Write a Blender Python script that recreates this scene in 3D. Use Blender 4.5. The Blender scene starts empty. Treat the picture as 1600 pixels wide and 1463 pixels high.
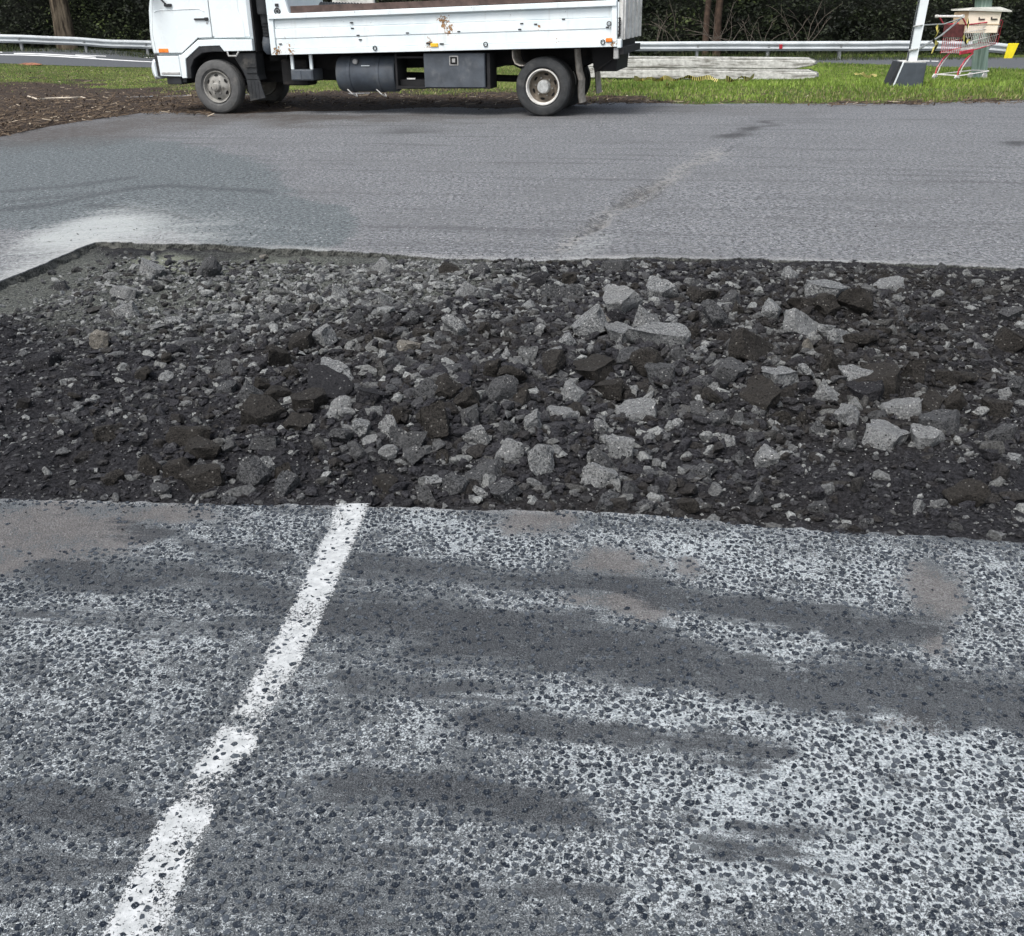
import bpy, bmesh, math, random
import numpy as np
from mathutils import Matrix, Vector, noise as mnoise

sc = bpy.context.scene
col = sc.collection
PI = math.pi
random.seed(7)
rng = np.random.default_rng(11)

# ------------------------------------------------------------------ camera
F = 1541.0; CW, CH = 1600.0, 1463.0
H = 1.45
PITCH = math.radians(25.0); ROLL = math.radians(-0.9)
_c, _s = math.cos(PITCH), math.sin(PITCH)
FWD = np.array([0, _c, -_s]); _r0 = np.array([1.0, 0, 0]); _u0 = np.array([0, _s, _c])
RGT = _r0*math.cos(ROLL) + _u0*math.sin(ROLL)
UPV = -_r0*math.sin(ROLL) + _u0*math.cos(ROLL)
cam_d = bpy.data.cameras.new('camera'); cam = bpy.data.objects.new('camera', cam_d); col.objects.link(cam)
cam_d.sensor_fit = 'HORIZONTAL'; cam_d.sensor_width = 36.0; cam_d.lens = F/CW*36.0
cam_d.clip_start = 0.05; cam_d.clip_end = 2000
cam.matrix_world = Matrix(((RGT[0], UPV[0], -FWD[0], 0), (RGT[1], UPV[1], -FWD[1], 0), (RGT[2], UPV[2], -FWD[2], H), (0, 0, 0, 1)))
sc.camera = cam

# ------------------------------------------------------------------ sky, sun, exposure
SUN_EL, SUN_AZ = math.radians(58), math.radians(215)     # azimuth: compass direction the light comes from
w = bpy.data.worlds.new('World'); sc.world = w; w.use_nodes = True
wn = w.node_tree; wn.nodes.clear()
sky = wn.nodes.new('ShaderNodeTexSky'); sky.sky_type = 'NISHITA'; sky.sun_disc = False
sky.sun_elevation = SUN_EL; sky.sun_rotation = SUN_AZ; sky.air_density = 1.0; sky.dust_density = 4.0; sky.ozone_density = 1.0
hs = wn.nodes.new('ShaderNodeHueSaturation'); hs.inputs['Saturation'].default_value = 0.50
bg = wn.nodes.new('ShaderNodeBackground'); bg.inputs['Strength'].default_value = 0.13
wo = wn.nodes.new('ShaderNodeOutputWorld')
wn.links.new(sky.outputs[0], hs.inputs['Color']); wn.links.new(hs.outputs[0], bg.inputs[0]); wn.links.new(bg.outputs[0], wo.inputs[0])
sd = bpy.data.lights.new('sun', 'SUN'); sd.energy = 1.3; sd.angle = math.radians(24); sd.color = (1.0, 0.98, 0.96)
so = bpy.data.objects.new('sun', sd); col.objects.link(so)
_dir = Vector((math.sin(SUN_AZ)*math.cos(SUN_EL), math.cos(SUN_AZ)*math.cos(SUN_EL), math.sin(SUN_EL)))
so.rotation_euler = _dir.to_track_quat('Z', 'Y').to_euler(); so.location = (0, 0, 30)
vs = sc.view_settings
vs.view_transform = 'Standard'; vs.look = 'None'; vs.gamma = 1.0; vs.use_curve_mapping = False
vs.exposure = 0.95

# ------------------------------------------------------------------ measuring helpers (photo pixel <-> place)
def ray(px, py): return FWD + RGT*(px-CW/2)/F - UPV*(py-CH/2)/F
def gp(px, py, z=0.0):
    d = ray(px, py); t = (z-H)/d[2]; return np.array([0, 0, H]) + d*t
def aty(px, py, Y):
    d = ray(px, py); return np.array([0, 0, H]) + d*(Y/d[1])
def projv(X, Y, Z):
    zz = Y*FWD[1] + (Z-H)*FWD[2]
    zz = np.maximum(zz, 0.05)
    return (CW/2 + F*(X*RGT[0]+Y*RGT[1]+(Z-H)*RGT[2])/zz, CH/2 - F*(X*UPV[0]+Y*UPV[1]+(Z-H)*UPV[2])/zz)
def sstep(a, b, x):
    t = np.clip((x-a)/(b-a), 0, 1); return t*t*(3-2*t)
def zt(X, Y):                                               # the verge falls away towards the road
    X = np.asarray(X, float); Y = np.asarray(Y, float)
    dep = -0.52*sstep(-21, -13, X)
    return dep*sstep(18.5, 31, Y)
def gt(px, py):
    z = 0.0
    for _ in range(12):
        p = gp(px, py, z); z = 0.5*z + 0.5*float(zt(p[0], p[1]))
        if p[1] > 80 or p[1] < 0: return aty(px, py, 60)
    return gp(px, py, z)

# ------------------------------------------------------------------ numpy noise
def _hash(ix, iy, seed):
    h = (ix.astype(np.int64)*374761393 + iy.astype(np.int64)*668265263 + seed*1274126177) & 0xffffffff
    h = ((h ^ (h >> 13))*1274126177) & 0xffffffff
    h = (h ^ (h >> 16)) & 0xffff
    return h/65535.0
def vnoise(x, y, seed=0):
    ix = np.floor(x); iy = np.floor(y); fx = x-ix; fy = y-iy
    fx = fx*fx*(3-2*fx); fy = fy*fy*(3-2*fy)
    a = _hash(ix, iy, seed); b = _hash(ix+1, iy, seed); c = _hash(ix, iy+1, seed); d = _hash(ix+1, iy+1, seed)
    return (a*(1-fx)+b*fx)*(1-fy) + (c*(1-fx)+d*fx)*fy
def fbm(x, y, o=4, seed=0):
    s = 0; a = 0.5; t = 0
    for k in range(o):
        s = s + a*vnoise(x*2**k+17.3*k, y*2**k-9.1*k, seed+k); t += a; a *= 0.5
    return s/t

# ------------------------------------------------------------------ materials
class Mat:
    def __init__(s, name, rough=0.85, spec=0.3):
        s.m = bpy.data.materials.new(name); s.m.use_nodes = True
        s.t = s.m.node_tree; s.b = s.t.nodes['Principled BSDF']
        s.b.inputs['Roughness'].default_value = rough
        s.b.inputs['Specular IOR Level'].default_value = spec
        s.out = s.t.nodes['Material Output']
    def n(s, typ, props=None, **ins):
        nd = s.t.nodes.new('ShaderNode'+typ)
        for k, v in (props or {}).items(): setattr(nd, k, v)
        for k, v in ins.items():
            key = int(k[1:]) if k[0] == '_' else k.replace('_', ' ')
            s.set(nd.inputs[key], v)
        return nd
    def set(s, inp, v):
        if isinstance(v, bpy.types.NodeSocket): s.t.links.new(v, inp)
        elif isinstance(v, (tuple, list)) and inp.type == 'RGBA' and len(v) == 3: inp.default_value = (*v, 1)
        else: inp.default_value = v
    def pos(s): return s.n('NewGeometry').outputs['Position']
    def obj(s): return s.n('TexCoord').outputs['Object']
    def noise(s, co, scale, detail=3, rough=0.55, dist=0.0):
        return s.n('TexNoise', None, Vector=co, Scale=scale, Detail=detail, Roughness=rough, Distortion=dist).outputs['Fac']
    def vor(s, co, scale, feature='F1', out='Distance', rnd=1.0):
        return s.n('TexVoronoi', {'feature': feature}, Vector=co, Scale=scale, Randomness=rnd).outputs[out]
    def scale(s, co, v): return s.n('VectorMath', {'operation': 'MULTIPLY'}, _0=co, _1=v).outputs[0]
    def ma(s, op, a, b=0.5, c=0.0, clamp=False):
        nd = s.n('Math', {'operation': op, 'use_clamp': clamp}); s.set(nd.inputs[0], a); s.set(nd.inputs[1], b); s.set(nd.inputs[2], c)
        return nd.outputs[0]
    def ss(s, x, a, b, lo=0.0, hi=1.0):
        nd = s.n('MapRange', {'interpolation_type': 'SMOOTHSTEP'})
        s.set(nd.inputs[0], x); s.set(nd.inputs[1], a); s.set(nd.inputs[2], b); s.set(nd.inputs[3], lo); s.set(nd.inputs[4], hi)
        return nd.outputs[0]
    def mix(s, f, a, b, blend='MIX'):
        nd = s.n('Mix', {'data_type': 'RGBA', 'blend_type': blend})
        s.set(nd.inputs[0], f); s.set(nd.inputs[6], a); s.set(nd.inputs[7], b); return nd.outputs[2]
    def attr(s, name, out='Fac'): return s.n('Attribute', {'attribute_name': name}).outputs[out]
    def rnd(s): return s.n('ObjectInfo').outputs['Random']
    def color(s, v): s.set(s.b.inputs['Base Color'], v)
    def rough(s, v): s.set(s.b.inputs['Roughness'], v)
    def bump(s, h, strength=0.5, dist=0.01):
        nd = s.n('Bump', None, Strength=strength, Distance=dist, Height=h); s.t.links.new(nd.outputs[0], s.b.inputs['Normal'])

def plain(name, c, rough=0.6, var=0.12, scale=8.0, spec=0.3, metal=0.0, dirt_shade=None, dirt_amt=0.5, bump=0.0, bscale=60):
    m = Mat(name, rough, spec); co = m.obj()
    n = m.noise(co, scale, 5, 0.6)
    a = tuple(x*(1-var) for x in c); b = tuple(min(1, x*(1+var)) for x in c)
    cc = m.mix(m.ss(n, 0.3, 0.7), a, b)
    if dirt_shade:
        d = m.ss(m.noise(co, scale*0.6, 6, 0.7), 0.62-dirt_amt*0.25, 0.8)
        cc = m.mix(d, cc, dirt_shade)
    m.color(cc); m.b.inputs['Metallic'].default_value = metal
    m.rough(m.ss(n, 0.2, 0.8, max(0.05, rough-0.1), min(1, rough+0.1)))
    if bump: m.bump(m.noise(co, bscale, 4), bump, 0.01)
    return m.m

# ------------------------------------------------------------------ mesh helpers
def tag(o, label=None, cat=None, group=None, kind=None):
    if label: o['label'] = label
    if cat: o['category'] = cat
    if group: o['group'] = group
    if kind: o['kind'] = kind
    return o
def thing(name, label, cat, loc=(0, 0, 0), rz=0.0, group=None):
    o = bpy.data.objects.new(name, None); col.objects.link(o)
    o.empty_display_size = 0.2; o.location = loc; o.rotation_euler = (0, 0, rz)
    return tag(o, label, cat, group)
def link(name, me, m=None, parent=None):
    o = bpy.data.objects.new(name, me); col.objects.link(o)
    if m is not None and not me.materials: me.materials.append(m)
    if parent is not None: o.parent = parent
    return o
def np_mesh(name, V, Fc, attrs=None, m=None, smooth=False):
    V = np.ascontiguousarray(V, np.float32); Fc = np.ascontiguousarray(Fc, np.int32); k = Fc.shape[1]
    me = bpy.data.meshes.new(name)
    me.vertices.add(len(V)); me.vertices.foreach_set('co', V.ravel())
    me.loops.add(Fc.size); me.loops.foreach_set('vertex_index', Fc.ravel())
    me.polygons.add(len(Fc)); me.polygons.foreach_set('loop_start', np.arange(len(Fc), dtype=np.int32)*k)
    me.polygons.foreach_set('use_smooth', np.full(len(Fc), smooth))
    for an, av in (attrs or {}).items():
        at = me.attributes.new(an, 'FLOAT', 'POINT'); at.data.foreach_set('value', np.ascontiguousarray(av, np.float32).ravel())
    me.update(calc_edges=True); me.validate()
    if m is not None: me.materials.append(m)
    return me
def grid_faces(nr, nc):
    i = np.arange(nr-1)[:, None]*nc + np.arange(nc-1)[None, :]
    return np.stack([i, i+1, i+nc+1, i+nc], -1).reshape(-1, 4)
def sheet(name, X, Y, Z, m, attrs=None, smooth=False):
    nr, nc = X.shape
    V = np.stack([X, Y, Z], -1).reshape(-1, 3)
    f = grid_faces(nr, nc)
    a = V[f[0, 1]]-V[f[0, 0]]; b = V[f[0, 3]]-V[f[0, 0]]
    if np.cross(a, b)[2] < 0: f = f[:, ::-1]
    return link(name, np_mesh(name, V, f, {k: v.ravel() for k, v in (attrs or {}).items()}, m, smooth))

class MB:
    def __init__(s): s.v = []; s.f = []
    def add(s, vs, fs):
        o = len(s.v); s.v += [tuple(map(float, q)) for q in vs]; s.f += [tuple(i+o for i in q) for q in fs]; return s
    def box(s, x0, x1, y0, y1, z0, z1, b=0.0):
        if b <= 0:
            return s.add([(x0,y0,z0),(x1,y0,z0),(x1,y1,z0),(x0,y1,z0),(x0,y0,z1),(x1,y0,z1),(x1,y1,z1),(x0,y1,z1)],
                  [(0,3,2,1),(4,5,6,7),(0,1,5,4),(1,2,6,5),(2,3,7,6),(3,0,4,7)])
        P = [(x0+b,z0),(x1-b,z0),(x1,z0+b),(x1,z1-b),(x1-b,z1),(x0+b,z1),(x0,z1-b),(x0,z0+b)]
        return s.prism(P, y0, y1, b)
    def prism(s, P, v0, v1, b=0.0):
        """polygon P in (x,z) pushed along y from v0 to v1; b softens the rims"""
        n = len(P); cx = sum(p[0] for p in P)/n; cz = sum(p[1] for p in P)/n
        rings = []
        if b > 0:
            q = []
            for i in range(n):
                p0, p1, p2 = P[i-1], P[i], P[(i+1) % n]
                e1 = (p1[0]-p0[0], p1[1]-p0[1]); e2 = (p2[0]-p1[0], p2[1]-p1[1])
                l1 = math.hypot(*e1) or 1; l2 = math.hypot(*e2) or 1
                nx = -(e1[1]/l1+e2[1]/l2); nz = (e1[0]/l1+e2[0]/l2); l = math.hypot(nx, nz) or 1
                q.append((nx/l, nz/l))
            ar = sum(P[i-1][0]*P[i][1]-P[i][0]*P[i-1][1] for i in range(n))
            sg = 1 if ar > 0 else -1
            ins = [(p[0]+sg*d[0]*b, p[1]+sg*d[1]*b) for p, d in zip(P, q)]
            rings = [(ins, v0), (P, v0+b*(1 if v1 > v0 else -1)), (P, v1-b*(1 if v1 > v0 else -1)), (ins, v1)]
        else: rings = [(P, v0), (P, v1)]
        vs_ = [(p[0], v, p[1]) for R_, v in rings for p in R_]
        fs = [tuple(range(n)), tuple(reversed([n*(len(rings)-1)+i for i in range(n)]))]
        for k in range(len(rings)-1):
            for i in range(n):
                j = (i+1) % n; fs.append((k*n+j, k*n+i, (k+1)*n+i, (k+1)*n+j))
        return s.add(vs_, fs)
    def tube(s, pts, r, sides=6, r2=None, cap=True):
        pts = [Vector(p) for p in pts]; n = len(pts); vs_ = []
        rr = r if isinstance(r, (list, tuple)) else [r + ((r2 if r2 is not None else r)-r)*i/max(1, n-1) for i in range(n)]
        ref = None
        for i, p in enumerate(pts):
            d = (pts[min(i+1, n-1)]-pts[max(i-1, 0)]).normalized()
            if ref is None: ref = Vector((0, 0, 1)) if abs(d.z) < 0.9 else Vector((1, 0, 0))
            a = d.cross(ref).normalized(); b = a.cross(d).normalized(); ref = b
            for k in range(sides):
                t = 2*PI*k/sides; vs_.append(p + (a*math.cos(t)+b*math.sin(t))*rr[i])
        fs = []
        for i in range(n-1):
            for k in range(sides):
                j = (k+1) % sides; fs.append((i*sides+k, i*sides+j, (i+1)*sides+j, (i+1)*sides+k))
        if cap: fs += [tuple(reversed(range(sides))), tuple((n-1)*sides+k for k in range(sides))]
        return s.add(vs_, fs)
    def lathe(s, prof, c, n=40, axis='y', cap=True):
        """prof: (along, radius); about the y axis (or z) through c"""
        vs_ = []
        for a, r in prof:
            for k in range(n):
                t = 2*PI*k/n
                vs_.append((c[0]+r*math.cos(t), c[1]+a, c[2]+r*math.sin(t)) if axis == 'y' else
                           (c[0]+r*math.cos(t), c[1]+r*math.sin(t), c[2]+a) if axis == 'z' else (c[0]+a, c[1]+r*math.cos(t), c[2]+r*math.sin(t)))
        fs = [(i*n+k, i*n+(k+1) % n, (i+1)*n+(k+1) % n, (i+1)*n+k) for i in range(len(prof)-1) for k in range(n)]
        if cap and prof[0][1] > 1e-4: fs.append(tuple(reversed(range(n))))
        if cap and prof[-1][1] > 1e-4: fs.append(tuple((len(prof)-1)*n+k for k in range(n)))
        return s.add(vs_, fs)
    def build(s, name, m, parent=None, smooth=None):
        me = bpy.data.meshes.new(name); me.from_pydata(s.v, [], s.f)
        bm = bmesh.new(); bm.from_mesh(me); bmesh.ops.recalc_face_normals(bm, faces=bm.faces)
        if smooth:
            for f_ in bm.faces: f_.smooth = True
            for e in bm.edges:
                if len(e.link_faces) == 2 and e.calc_face_angle(0) > math.radians(smooth): e.smooth = False
        bm.to_mesh(me); bm.free()
        return link(name, me, m, parent)

# ================================================================== GROUND
def poly(xs, ys): 
    xs = np.array(xs); ys = np.array(ys); return lambda x: np.interp(x, xs, ys)
def pxline(pts): 
    g = [gp(*p) for p in pts]; return np.array([q[0] for q in g]), np.array([q[1] for q in g])
_nx, _ny = pxline([(0, 776), (250, 783), (520, 788), (700, 794), (900, 796), (1040, 803), (1240, 822), (1420, 834), (1600, 846)])
_fx, _fy = pxline([(150, 377), (340, 383), (520, 391), (700, 403), (860, 407), (1000, 402), (1150, 404), (1300, 409), (1450, 414), (1600, 419)])
sl_n = (_ny[-1]-_ny[0])/(_nx[-1]-_nx[0]); sl_f = (_fy[-1]-_fy[0])/(_fx[-1]-_fx[0])
def near_line(x):
    y = np.interp(x, _nx, _ny); y = np.where(x < _nx[0], _ny[0]+(x-_nx[0])*sl_n*0.5, y)
    return np.where(x > _nx[-1], _ny[-1]+(x-_nx[-1])*sl_n, y)
def far_line(x):
    y = np.interp(x, _fx, _fy); y = np.where(x < _fx[0], _fy[0], y)
    return np.where(x > _fx[-1], _fy[-1]+(x-_fx[-1])*sl_f, y)
_c0, _c1 = gp(150, 377), gp(0, 440)
def left_line(y): return _c0[0] + (y-_c0[1])*(_c1[0]-_c0[0])/(_c1[1]-_c0[1])
TR_R = 6.2                                                   # right end of the trench, out of frame

def ell(px, py, cx, cy, rx, ry, ang=0.0):
    t = math.radians(ang); dx = px-cx; dy = py-cy
    a = (dx*math.cos(t)+dy*math.sin(t))/rx; b = (-dx*math.sin(t)+dy*math.cos(t))/ry
    return np.clip(1.25-np.sqrt(a*a+b*b), 0, 1)*1.0
def caps(px, py, pts, w_):
    best = np.full(px.shape, 1e9)
    for (x0, y0), (x1, y1) in zip(pts[:-1], pts[1:]):
        dx, dy = x1-x0, y1-y0; t = np.clip(((px-x0)*dx+(py-y0)*dy)/(dx*dx+dy*dy), 0, 1)
        # vertical distance counts for more: marks lie flat on the ground
        d = np.hypot((px-x0-t*dx)*0.45, (py-y0-t*dy)); best = np.minimum(best, d)
    return np.clip(1.3-best/w_, 0, 1)

def bay_masks(X, Y):
    """stains of the near asphalt: white lime dust, dark fines smeared by tyres, tan sand"""
    px, py = projv(X, Y, np.zeros_like(X))
    k = np.clip((py-700)/700, 0.3, 1.4)
    wx = (fbm(X*5, Y*5, 3, 3)-0.5)*110*k; wy = (fbm(X*5+40, Y*5, 3, 5)-0.5)*60*k
    wx += (fbm(X*12, Y*12, 2, 18)-0.5)*60*k; wy += (fbm(X*12+4, Y*12, 2, 19)-0.5)*36*k; wx += (fbm(X*26, Y*26, 2, 8)-0.5)*38*k; wy += (fbm(X*26+9, Y*26, 2, 9)-0.5)*20*k
    qx, qy = px+wx, py+wy
    dust = np.full(X.shape, 0.34)
    for cx, cy, rx, ry, a, amt in [(1330,1130,330,95,8,.62),(1450,1290,320,190,0,.68),(1080,1225,330,60,8,.48),(1130,1320,260,120,0,.42),
            (1150,990,330,42,8,.45),(1330,900,330,60,4,.44),(760,850,180,40,2,.46),(1080,860,160,40,4,.38),(640,815,120,25,0,.35),
            (110,975,200,45,4,.46),(250,845,130,30,0,.34),(430,830,100,30,0,.33),(150,1080,230,60,0,.22),(330,1000,150,30,0,.25),
            (960,1105,190,40,6,.4),(800,1090,170,28,6,.32),(640,1120,140,40,4,.2),(100,1210,180,40,0,.2),(600,1190,130,45,0,.14),
            (80,1430,160,60,0,.22),(1560,1010,130,80,0,.4),(760,1330,200,60,0,.14),(960,1390,200,60,0,.2),(420,905,120,25,0,.22)]:
        dust += amt*ell(qx, qy, cx, cy, rx, ry, a)
    dark = np.zeros(X.shape); brk = fbm(X*3.2+70, Y*11, 4, 15)
    for pts, w_, amt in [([(80,893),(300,905),(470,945)],20,.85),([(560,880),(780,905),(950,915),(1130,943),(1300,972),(1440,990)],19,.95),
            ([(520,965),(800,1000),(1000,1032),(1250,1068),(1500,1088),(1700,1100)],44,1.0),([(0,985),(60,965),(430,990)],18,.6),
            ([(760,1122),(1000,1142),(1210,1178)],22,.85),([(560,1225),(700,1240),(890,1268)],30,.8),([(-50,1245),(120,1270),(260,1300)],34,.75),
            ([(-50,1345),(200,1360)],38,.45),([(200,830),(420,872)],17,.7),([(330,1300),(520,1330),(700,1420)],70,.42),
            ([(1150,1330),(1230,1345)],30,.9),([(1175,1290),(1215,1305)],20,.85),([(1235,1300),(1265,1315)],15,.8),([(830,1385),(930,1400)],32,.75),
            ([(1050,1265),(1075,1285)],20,.8),([(790,1250),(890,1270)],28,.7),([(560,1080),(800,1075)],25,.55),([(380,1350),(560,1440)],55,.45),
            ([(1290,1050),(1480,1130)],14,.6),([(1480,830),(1700,860)],20,.5),([(780,1420),(900,1470)],30,.5),([(1330,1340),(1350,1290)],22,.3),([(1340,1180),(1440,1220)],20,.35)]:
        dark = np.maximum(dark, amt*caps(qx, qy, pts, w_*(0.65+0.9*brk))*(0.55+0.75*brk))
    tan = np.zeros(X.shape)
    for cx, cy, rx, ry, a, amt in [(90,830,190,60,0,.8),(250,805,120,22,0,.7),(960,880,100,32,4,.75),(980,950,110,26,8,.8),(1460,925,62,66,0,.95),(1470,1000,36,40,0,.55),
            (830,815,85,30,0,.75),(1080,890,60,25,0,.45),(0,880,90,40,0,.7),(1240,860,70,20,0,.3),(1430,1120,60,30,0,.4)]:
        tan = np.maximum(tan, amt*ell(qx, qy, cx, cy, rx, ry, a)*1.3)
    rim = np.clip(1-(near_line(X)-Y)/0.045, 0, 1)*(0.55+0.6*(fbm(X*4, Y*0+2, 2, 21)-.5))*sstep(1.25, 0.5, X)
    tan = np.clip(tan, 0, 1)
    return np.clip(dust, 0, 1.2), np.clip(dark, 0, 1), tan, np.clip(rim, 0, 1)

# --- near asphalt (parking bay)
m = Mat('bay_asphalt', 0.9, 0.25); P = m.pos()
dust, dark, tan, rim = m.attr('dust'), m.attr('dark'), m.attr('tan'), m.attr('rim')
n_mid = m.noise(P, 34, 4, 0.6); n_st = m.ss(m.noise(m.scale(m.n('VectorRotate', {'rotation_type': 'Z_AXIS'}, Vector=P, Angle=0.14).outputs[0], (4, 34, 4)), 1.0, 6, 0.7), 0.30, 0.70); n_bl = m.ss(m.noise(P, 7, 7, 0.72), 0.32, 0.68); n_f = m.ss(m.noise(P, 170, 3, 0.65), 0.36, 0.64); n_g = m.ss(m.noise(P, 380, 2, 0.6), 0.34, 0.66)
matrix = m.mix(m.ss(n_g, 0.3, 0.7), (0.080, 0.090, 0.096), (0.185, 0.20, 0.208))
df = m.ma('ADD', dust, m.ma('MULTIPLY', m.ma('SUBTRACT', n_mid, 0.5), 0.8))
df = m.ma('ADD', df, m.ma('MULTIPLY', m.ma('SUBTRACT', n_bl, 0.5), 0.75))
df = m.ma('ADD', df, m.ma('MULTIPLY', m.ma('SUBTRACT', n_st, 0.5), 0.35))
df = m.ma('ADD', df, m.ma('MULTIPLY', m.ma('SUBTRACT', n_f, 0.5), 0.75))
df = m.ma('ADD', df, m.ma('MULTIPLY', m.ma('SUBTRACT', n_g, 0.5), 0.45))
wh = m.mix(m.ss(n_f, 0.3, 0.7), (0.31, 0.345, 0.36), (0.60, 0.645, 0.66))
c = m.mix(m.ss(df, 0.38, 0.90), matrix, wh)
v1 = m.n('TexVoronoi', None, Vector=P, Scale=150.0); s1 = m.n('SeparateColor', None, Color=v1.outputs['Color']).outputs[0]
pit = m.ma('MULTIPLY', m.ss(v1.outputs['Distance'], 0.46, 0.30), m.ma('LESS_THAN', s1, 0.24))
v2 = m.n('TexVoronoi', None, Vector=P, Scale=260.0); s2 = m.n('SeparateColor', None, Color=v2.outputs['Color']).outputs[0]
pit = m.ma('MAXIMUM', pit, m.ma('MULTIPLY', m.ss(v2.outputs['Distance'], 0.5, 0.3), m.ma('LESS_THAN', s2, 0.2)))
c = m.mix(m.ma('MULTIPLY', pit, 0.72), c, (0.040, 0.045, 0.052))
tanc = m.mix(m.ss(n_g, 0.35, 0.68), (0.105, 0.098, 0.094), (0.20, 0.185, 0.175))
c = m.mix(m.ss(m.ma('ADD', m.ma('ADD', tan, m.ma('MULTIPLY', m.ma('SUBTRACT', n_bl, 0.5), 0.9)), m.ma('MULTIPLY', m.ma('SUBTRACT', n_f, 0.5), 0.5)), 0.42, 0.72, 0, 0.82), c, tanc)
dk = m.mix(m.ss(n_g, 0.3, 0.72), (0.022, 0.025, 0.029), (0.095, 0.102, 0.110))
c = m.mix(m.ss(m.ma('ADD', m.ma('ADD', dark, m.ma('MULTIPLY', m.ma('SUBTRACT', n_st, 0.5), 0.75)), m.ma('ADD', m.ma('MULTIPLY', m.ma('SUBTRACT', n_bl, 0.5), 0.6), m.ma('MULTIPLY', m.ma('SUBTRACT', n_f, 0.5), 0.5))), 0.40, 0.68, 0, 0.9), c, dk)
spk = m.vor(P, 130); sel = m.n('TexVoronoi', None, Vector=P, Scale=130.0).outputs['Color']
selx = m.n('SeparateColor', None, Color=sel).outputs[0]
c = m.mix(m.ma('MULTIPLY', m.ss(spk, 0.22, 0.12), m.ma('GREATER_THAN', selx, 0.945)), c, (0.42, 0.42, 0.41))
c = m.mix(m.ma('MULTIPLY', rim, m.ss(n_f, 0.3, 0.6, 0.25, 0.85)), c, (0.55, 0.55, 0.54))
m.color(c)
h = m.ma('ADD', m.ma('MULTIPLY', n_f, 0.6), m.ma('MULTIPLY', n_g, 0.5)); m.bump(h, 0.8, 0.008)
MAT_BAY = m.m

xs = np.concatenate([np.linspace(-40, -4, 16), np.linspace(-3.8, -2.3, 14), np.arange(-2.2, 2.2, 0.0145), np.linspace(2.3, 4, 14), np.linspace(4.6, 40, 16)])
ts = np.concatenate([np.linspace(-30, -1, 10), np.linspace(-0.5, 0.9, 12), np.arange(1.0, 3.05, 0.0145)/1.0])
yn = near_line(xs) + (fbm(xs*9, xs*0, 3, 2)-0.5)*0.035 + (fbm(xs*45, xs*0+3, 2, 4)-0.5)*0.022
Tn = (ts-ts[0])/(3.05-ts[0]); Tn = np.append(Tn, 1.0)
X = np.repeat(xs[None, :], len(Tn), 0); Y = ts[0] + (yn[None, :]-ts[0])*Tn[:, None]
Z = (fbm(X*3, Y*3, 3, 12)-0.5)*0.012 + (fbm(X*60, Y*60, 2, 14)-0.5)*0.0022
edge = np.clip(1-(yn[None, :]-Y)/0.02, 0, 1); Z -= edge*0.008
a_d, a_k, a_t, a_r = bay_masks(X, Y)
X = np.vstack([X, X[-1:]]); Y = np.vstack([Y, Y[-1:]+0.004]); Z = np.vstack([Z, np.full((1, len(xs)), -0.16)])
A = {k: np.vstack([v, v[-1:]]) for k, v in dict(dust=a_d, dark=a_k, tan=a_t, rim=a_r).items()}
bay = tag(sheet('parking_bay_asphalt', X, Y, Z, MAT_BAY, A), kind='structure')

# --- exposed aggregate stones of the near asphalt
def stone_field(n, lo, hi, seed):
    r = np.random.default_rng(seed)
    x = r.uniform(-2.9, 2.9, n); y = r.uniform(0.95, 3.3, n)
    ok = (y < near_line(x)-0.02) & (np.abs(x) < 1.05+0.56*y)
    x, y = x[ok], y[ok]
    s_ = lo + (hi-lo)*r.random(len(x))**1.7
    # thin out overlaps with a coarse occupancy grid
    order = np.argsort(-s_); occ = {}; keep = []
    cell = hi*1.1
    for i in order:
        cx, cy = int(x[i]//cell), int(y[i]//cell); good = True
        for dx in (-1, 0, 1):
            for dy in (-1, 0, 1):
                for j in occ.get((cx+dx, cy+dy), ()):
                    if (x[i]-x[j])**2+(y[i]-y[j])**2 < (0.43*(s_[i]+s_[j]))**2: good = False; break
                if not good: break
            if not good: break
        if good: occ.setdefault((cx, cy), []).append(i); keep.append(i)
    k = np.array(keep); return x[k], y[k], s_[k]
sx, sy, ss_ = stone_field(200000, 0.0048, 0.0195, 5)
d_, k_, t_, _ = bay_masks(sx, sy)
r = np.random.default_rng(9)
vis = r.random(len(sx)) < np.clip(0.97 - 0.5*np.clip((k_-0.25)*1.8, 0, 1) - 0.95*np.clip((t_-0.25)*1.8, 0, 1), 0.02, 1)
vis &= ~((fbm(sx*7, sy*7, 2, 31) < 0.40) & (r.random(len(sx)) < 0.30))
sx, sy, ss_, d_ = sx[vis], sy[vis], ss_[vis], d_[vis]
N = len(sx); K = 7
th = 2*PI*np.arange(K)/K + r.uniform(0, 1, (N, 1))*6.28 + r.uniform(-.28, .28, (N, K))
rad = ss_[:, None]*0.62*r.uniform(0.58, 1.16, (N, K)); el_ = r.uniform(0.58, 1.0, (N, 1)); ro = r.uniform(0, PI, (N, 1))
lx = rad*np.cos(th); ly = rad*np.sin(th)*el_
gx = lx*np.cos(ro)-ly*np.sin(ro); gy = lx*np.sin(ro)+ly*np.cos(ro)
zb = (fbm(sx*3, sy*3, 3, 12)-0.5)*0.012
hh = ss_[:, None]*r.uniform(0.05, 0.15, (N, 1))
tx, ty = r.uniform(-.10, .10, (N, 1)), r.uniform(-.10, .10, (N, 1))
bot = np.stack([sx[:, None]+gx, sy[:, None]+gy, np.repeat((zb-0.003)[:, None], K, 1)], -1)
top = np.stack([sx[:, None]+gx*0.8, sy[:, None]+gy*0.8, zb[:, None]+hh+0.0006+gx*tx+gy*ty], -1)
V = np.concatenate([bot, top], 1).reshape(-1, 3)
b0 = (np.arange(N)*2*K)[:, None]
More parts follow.
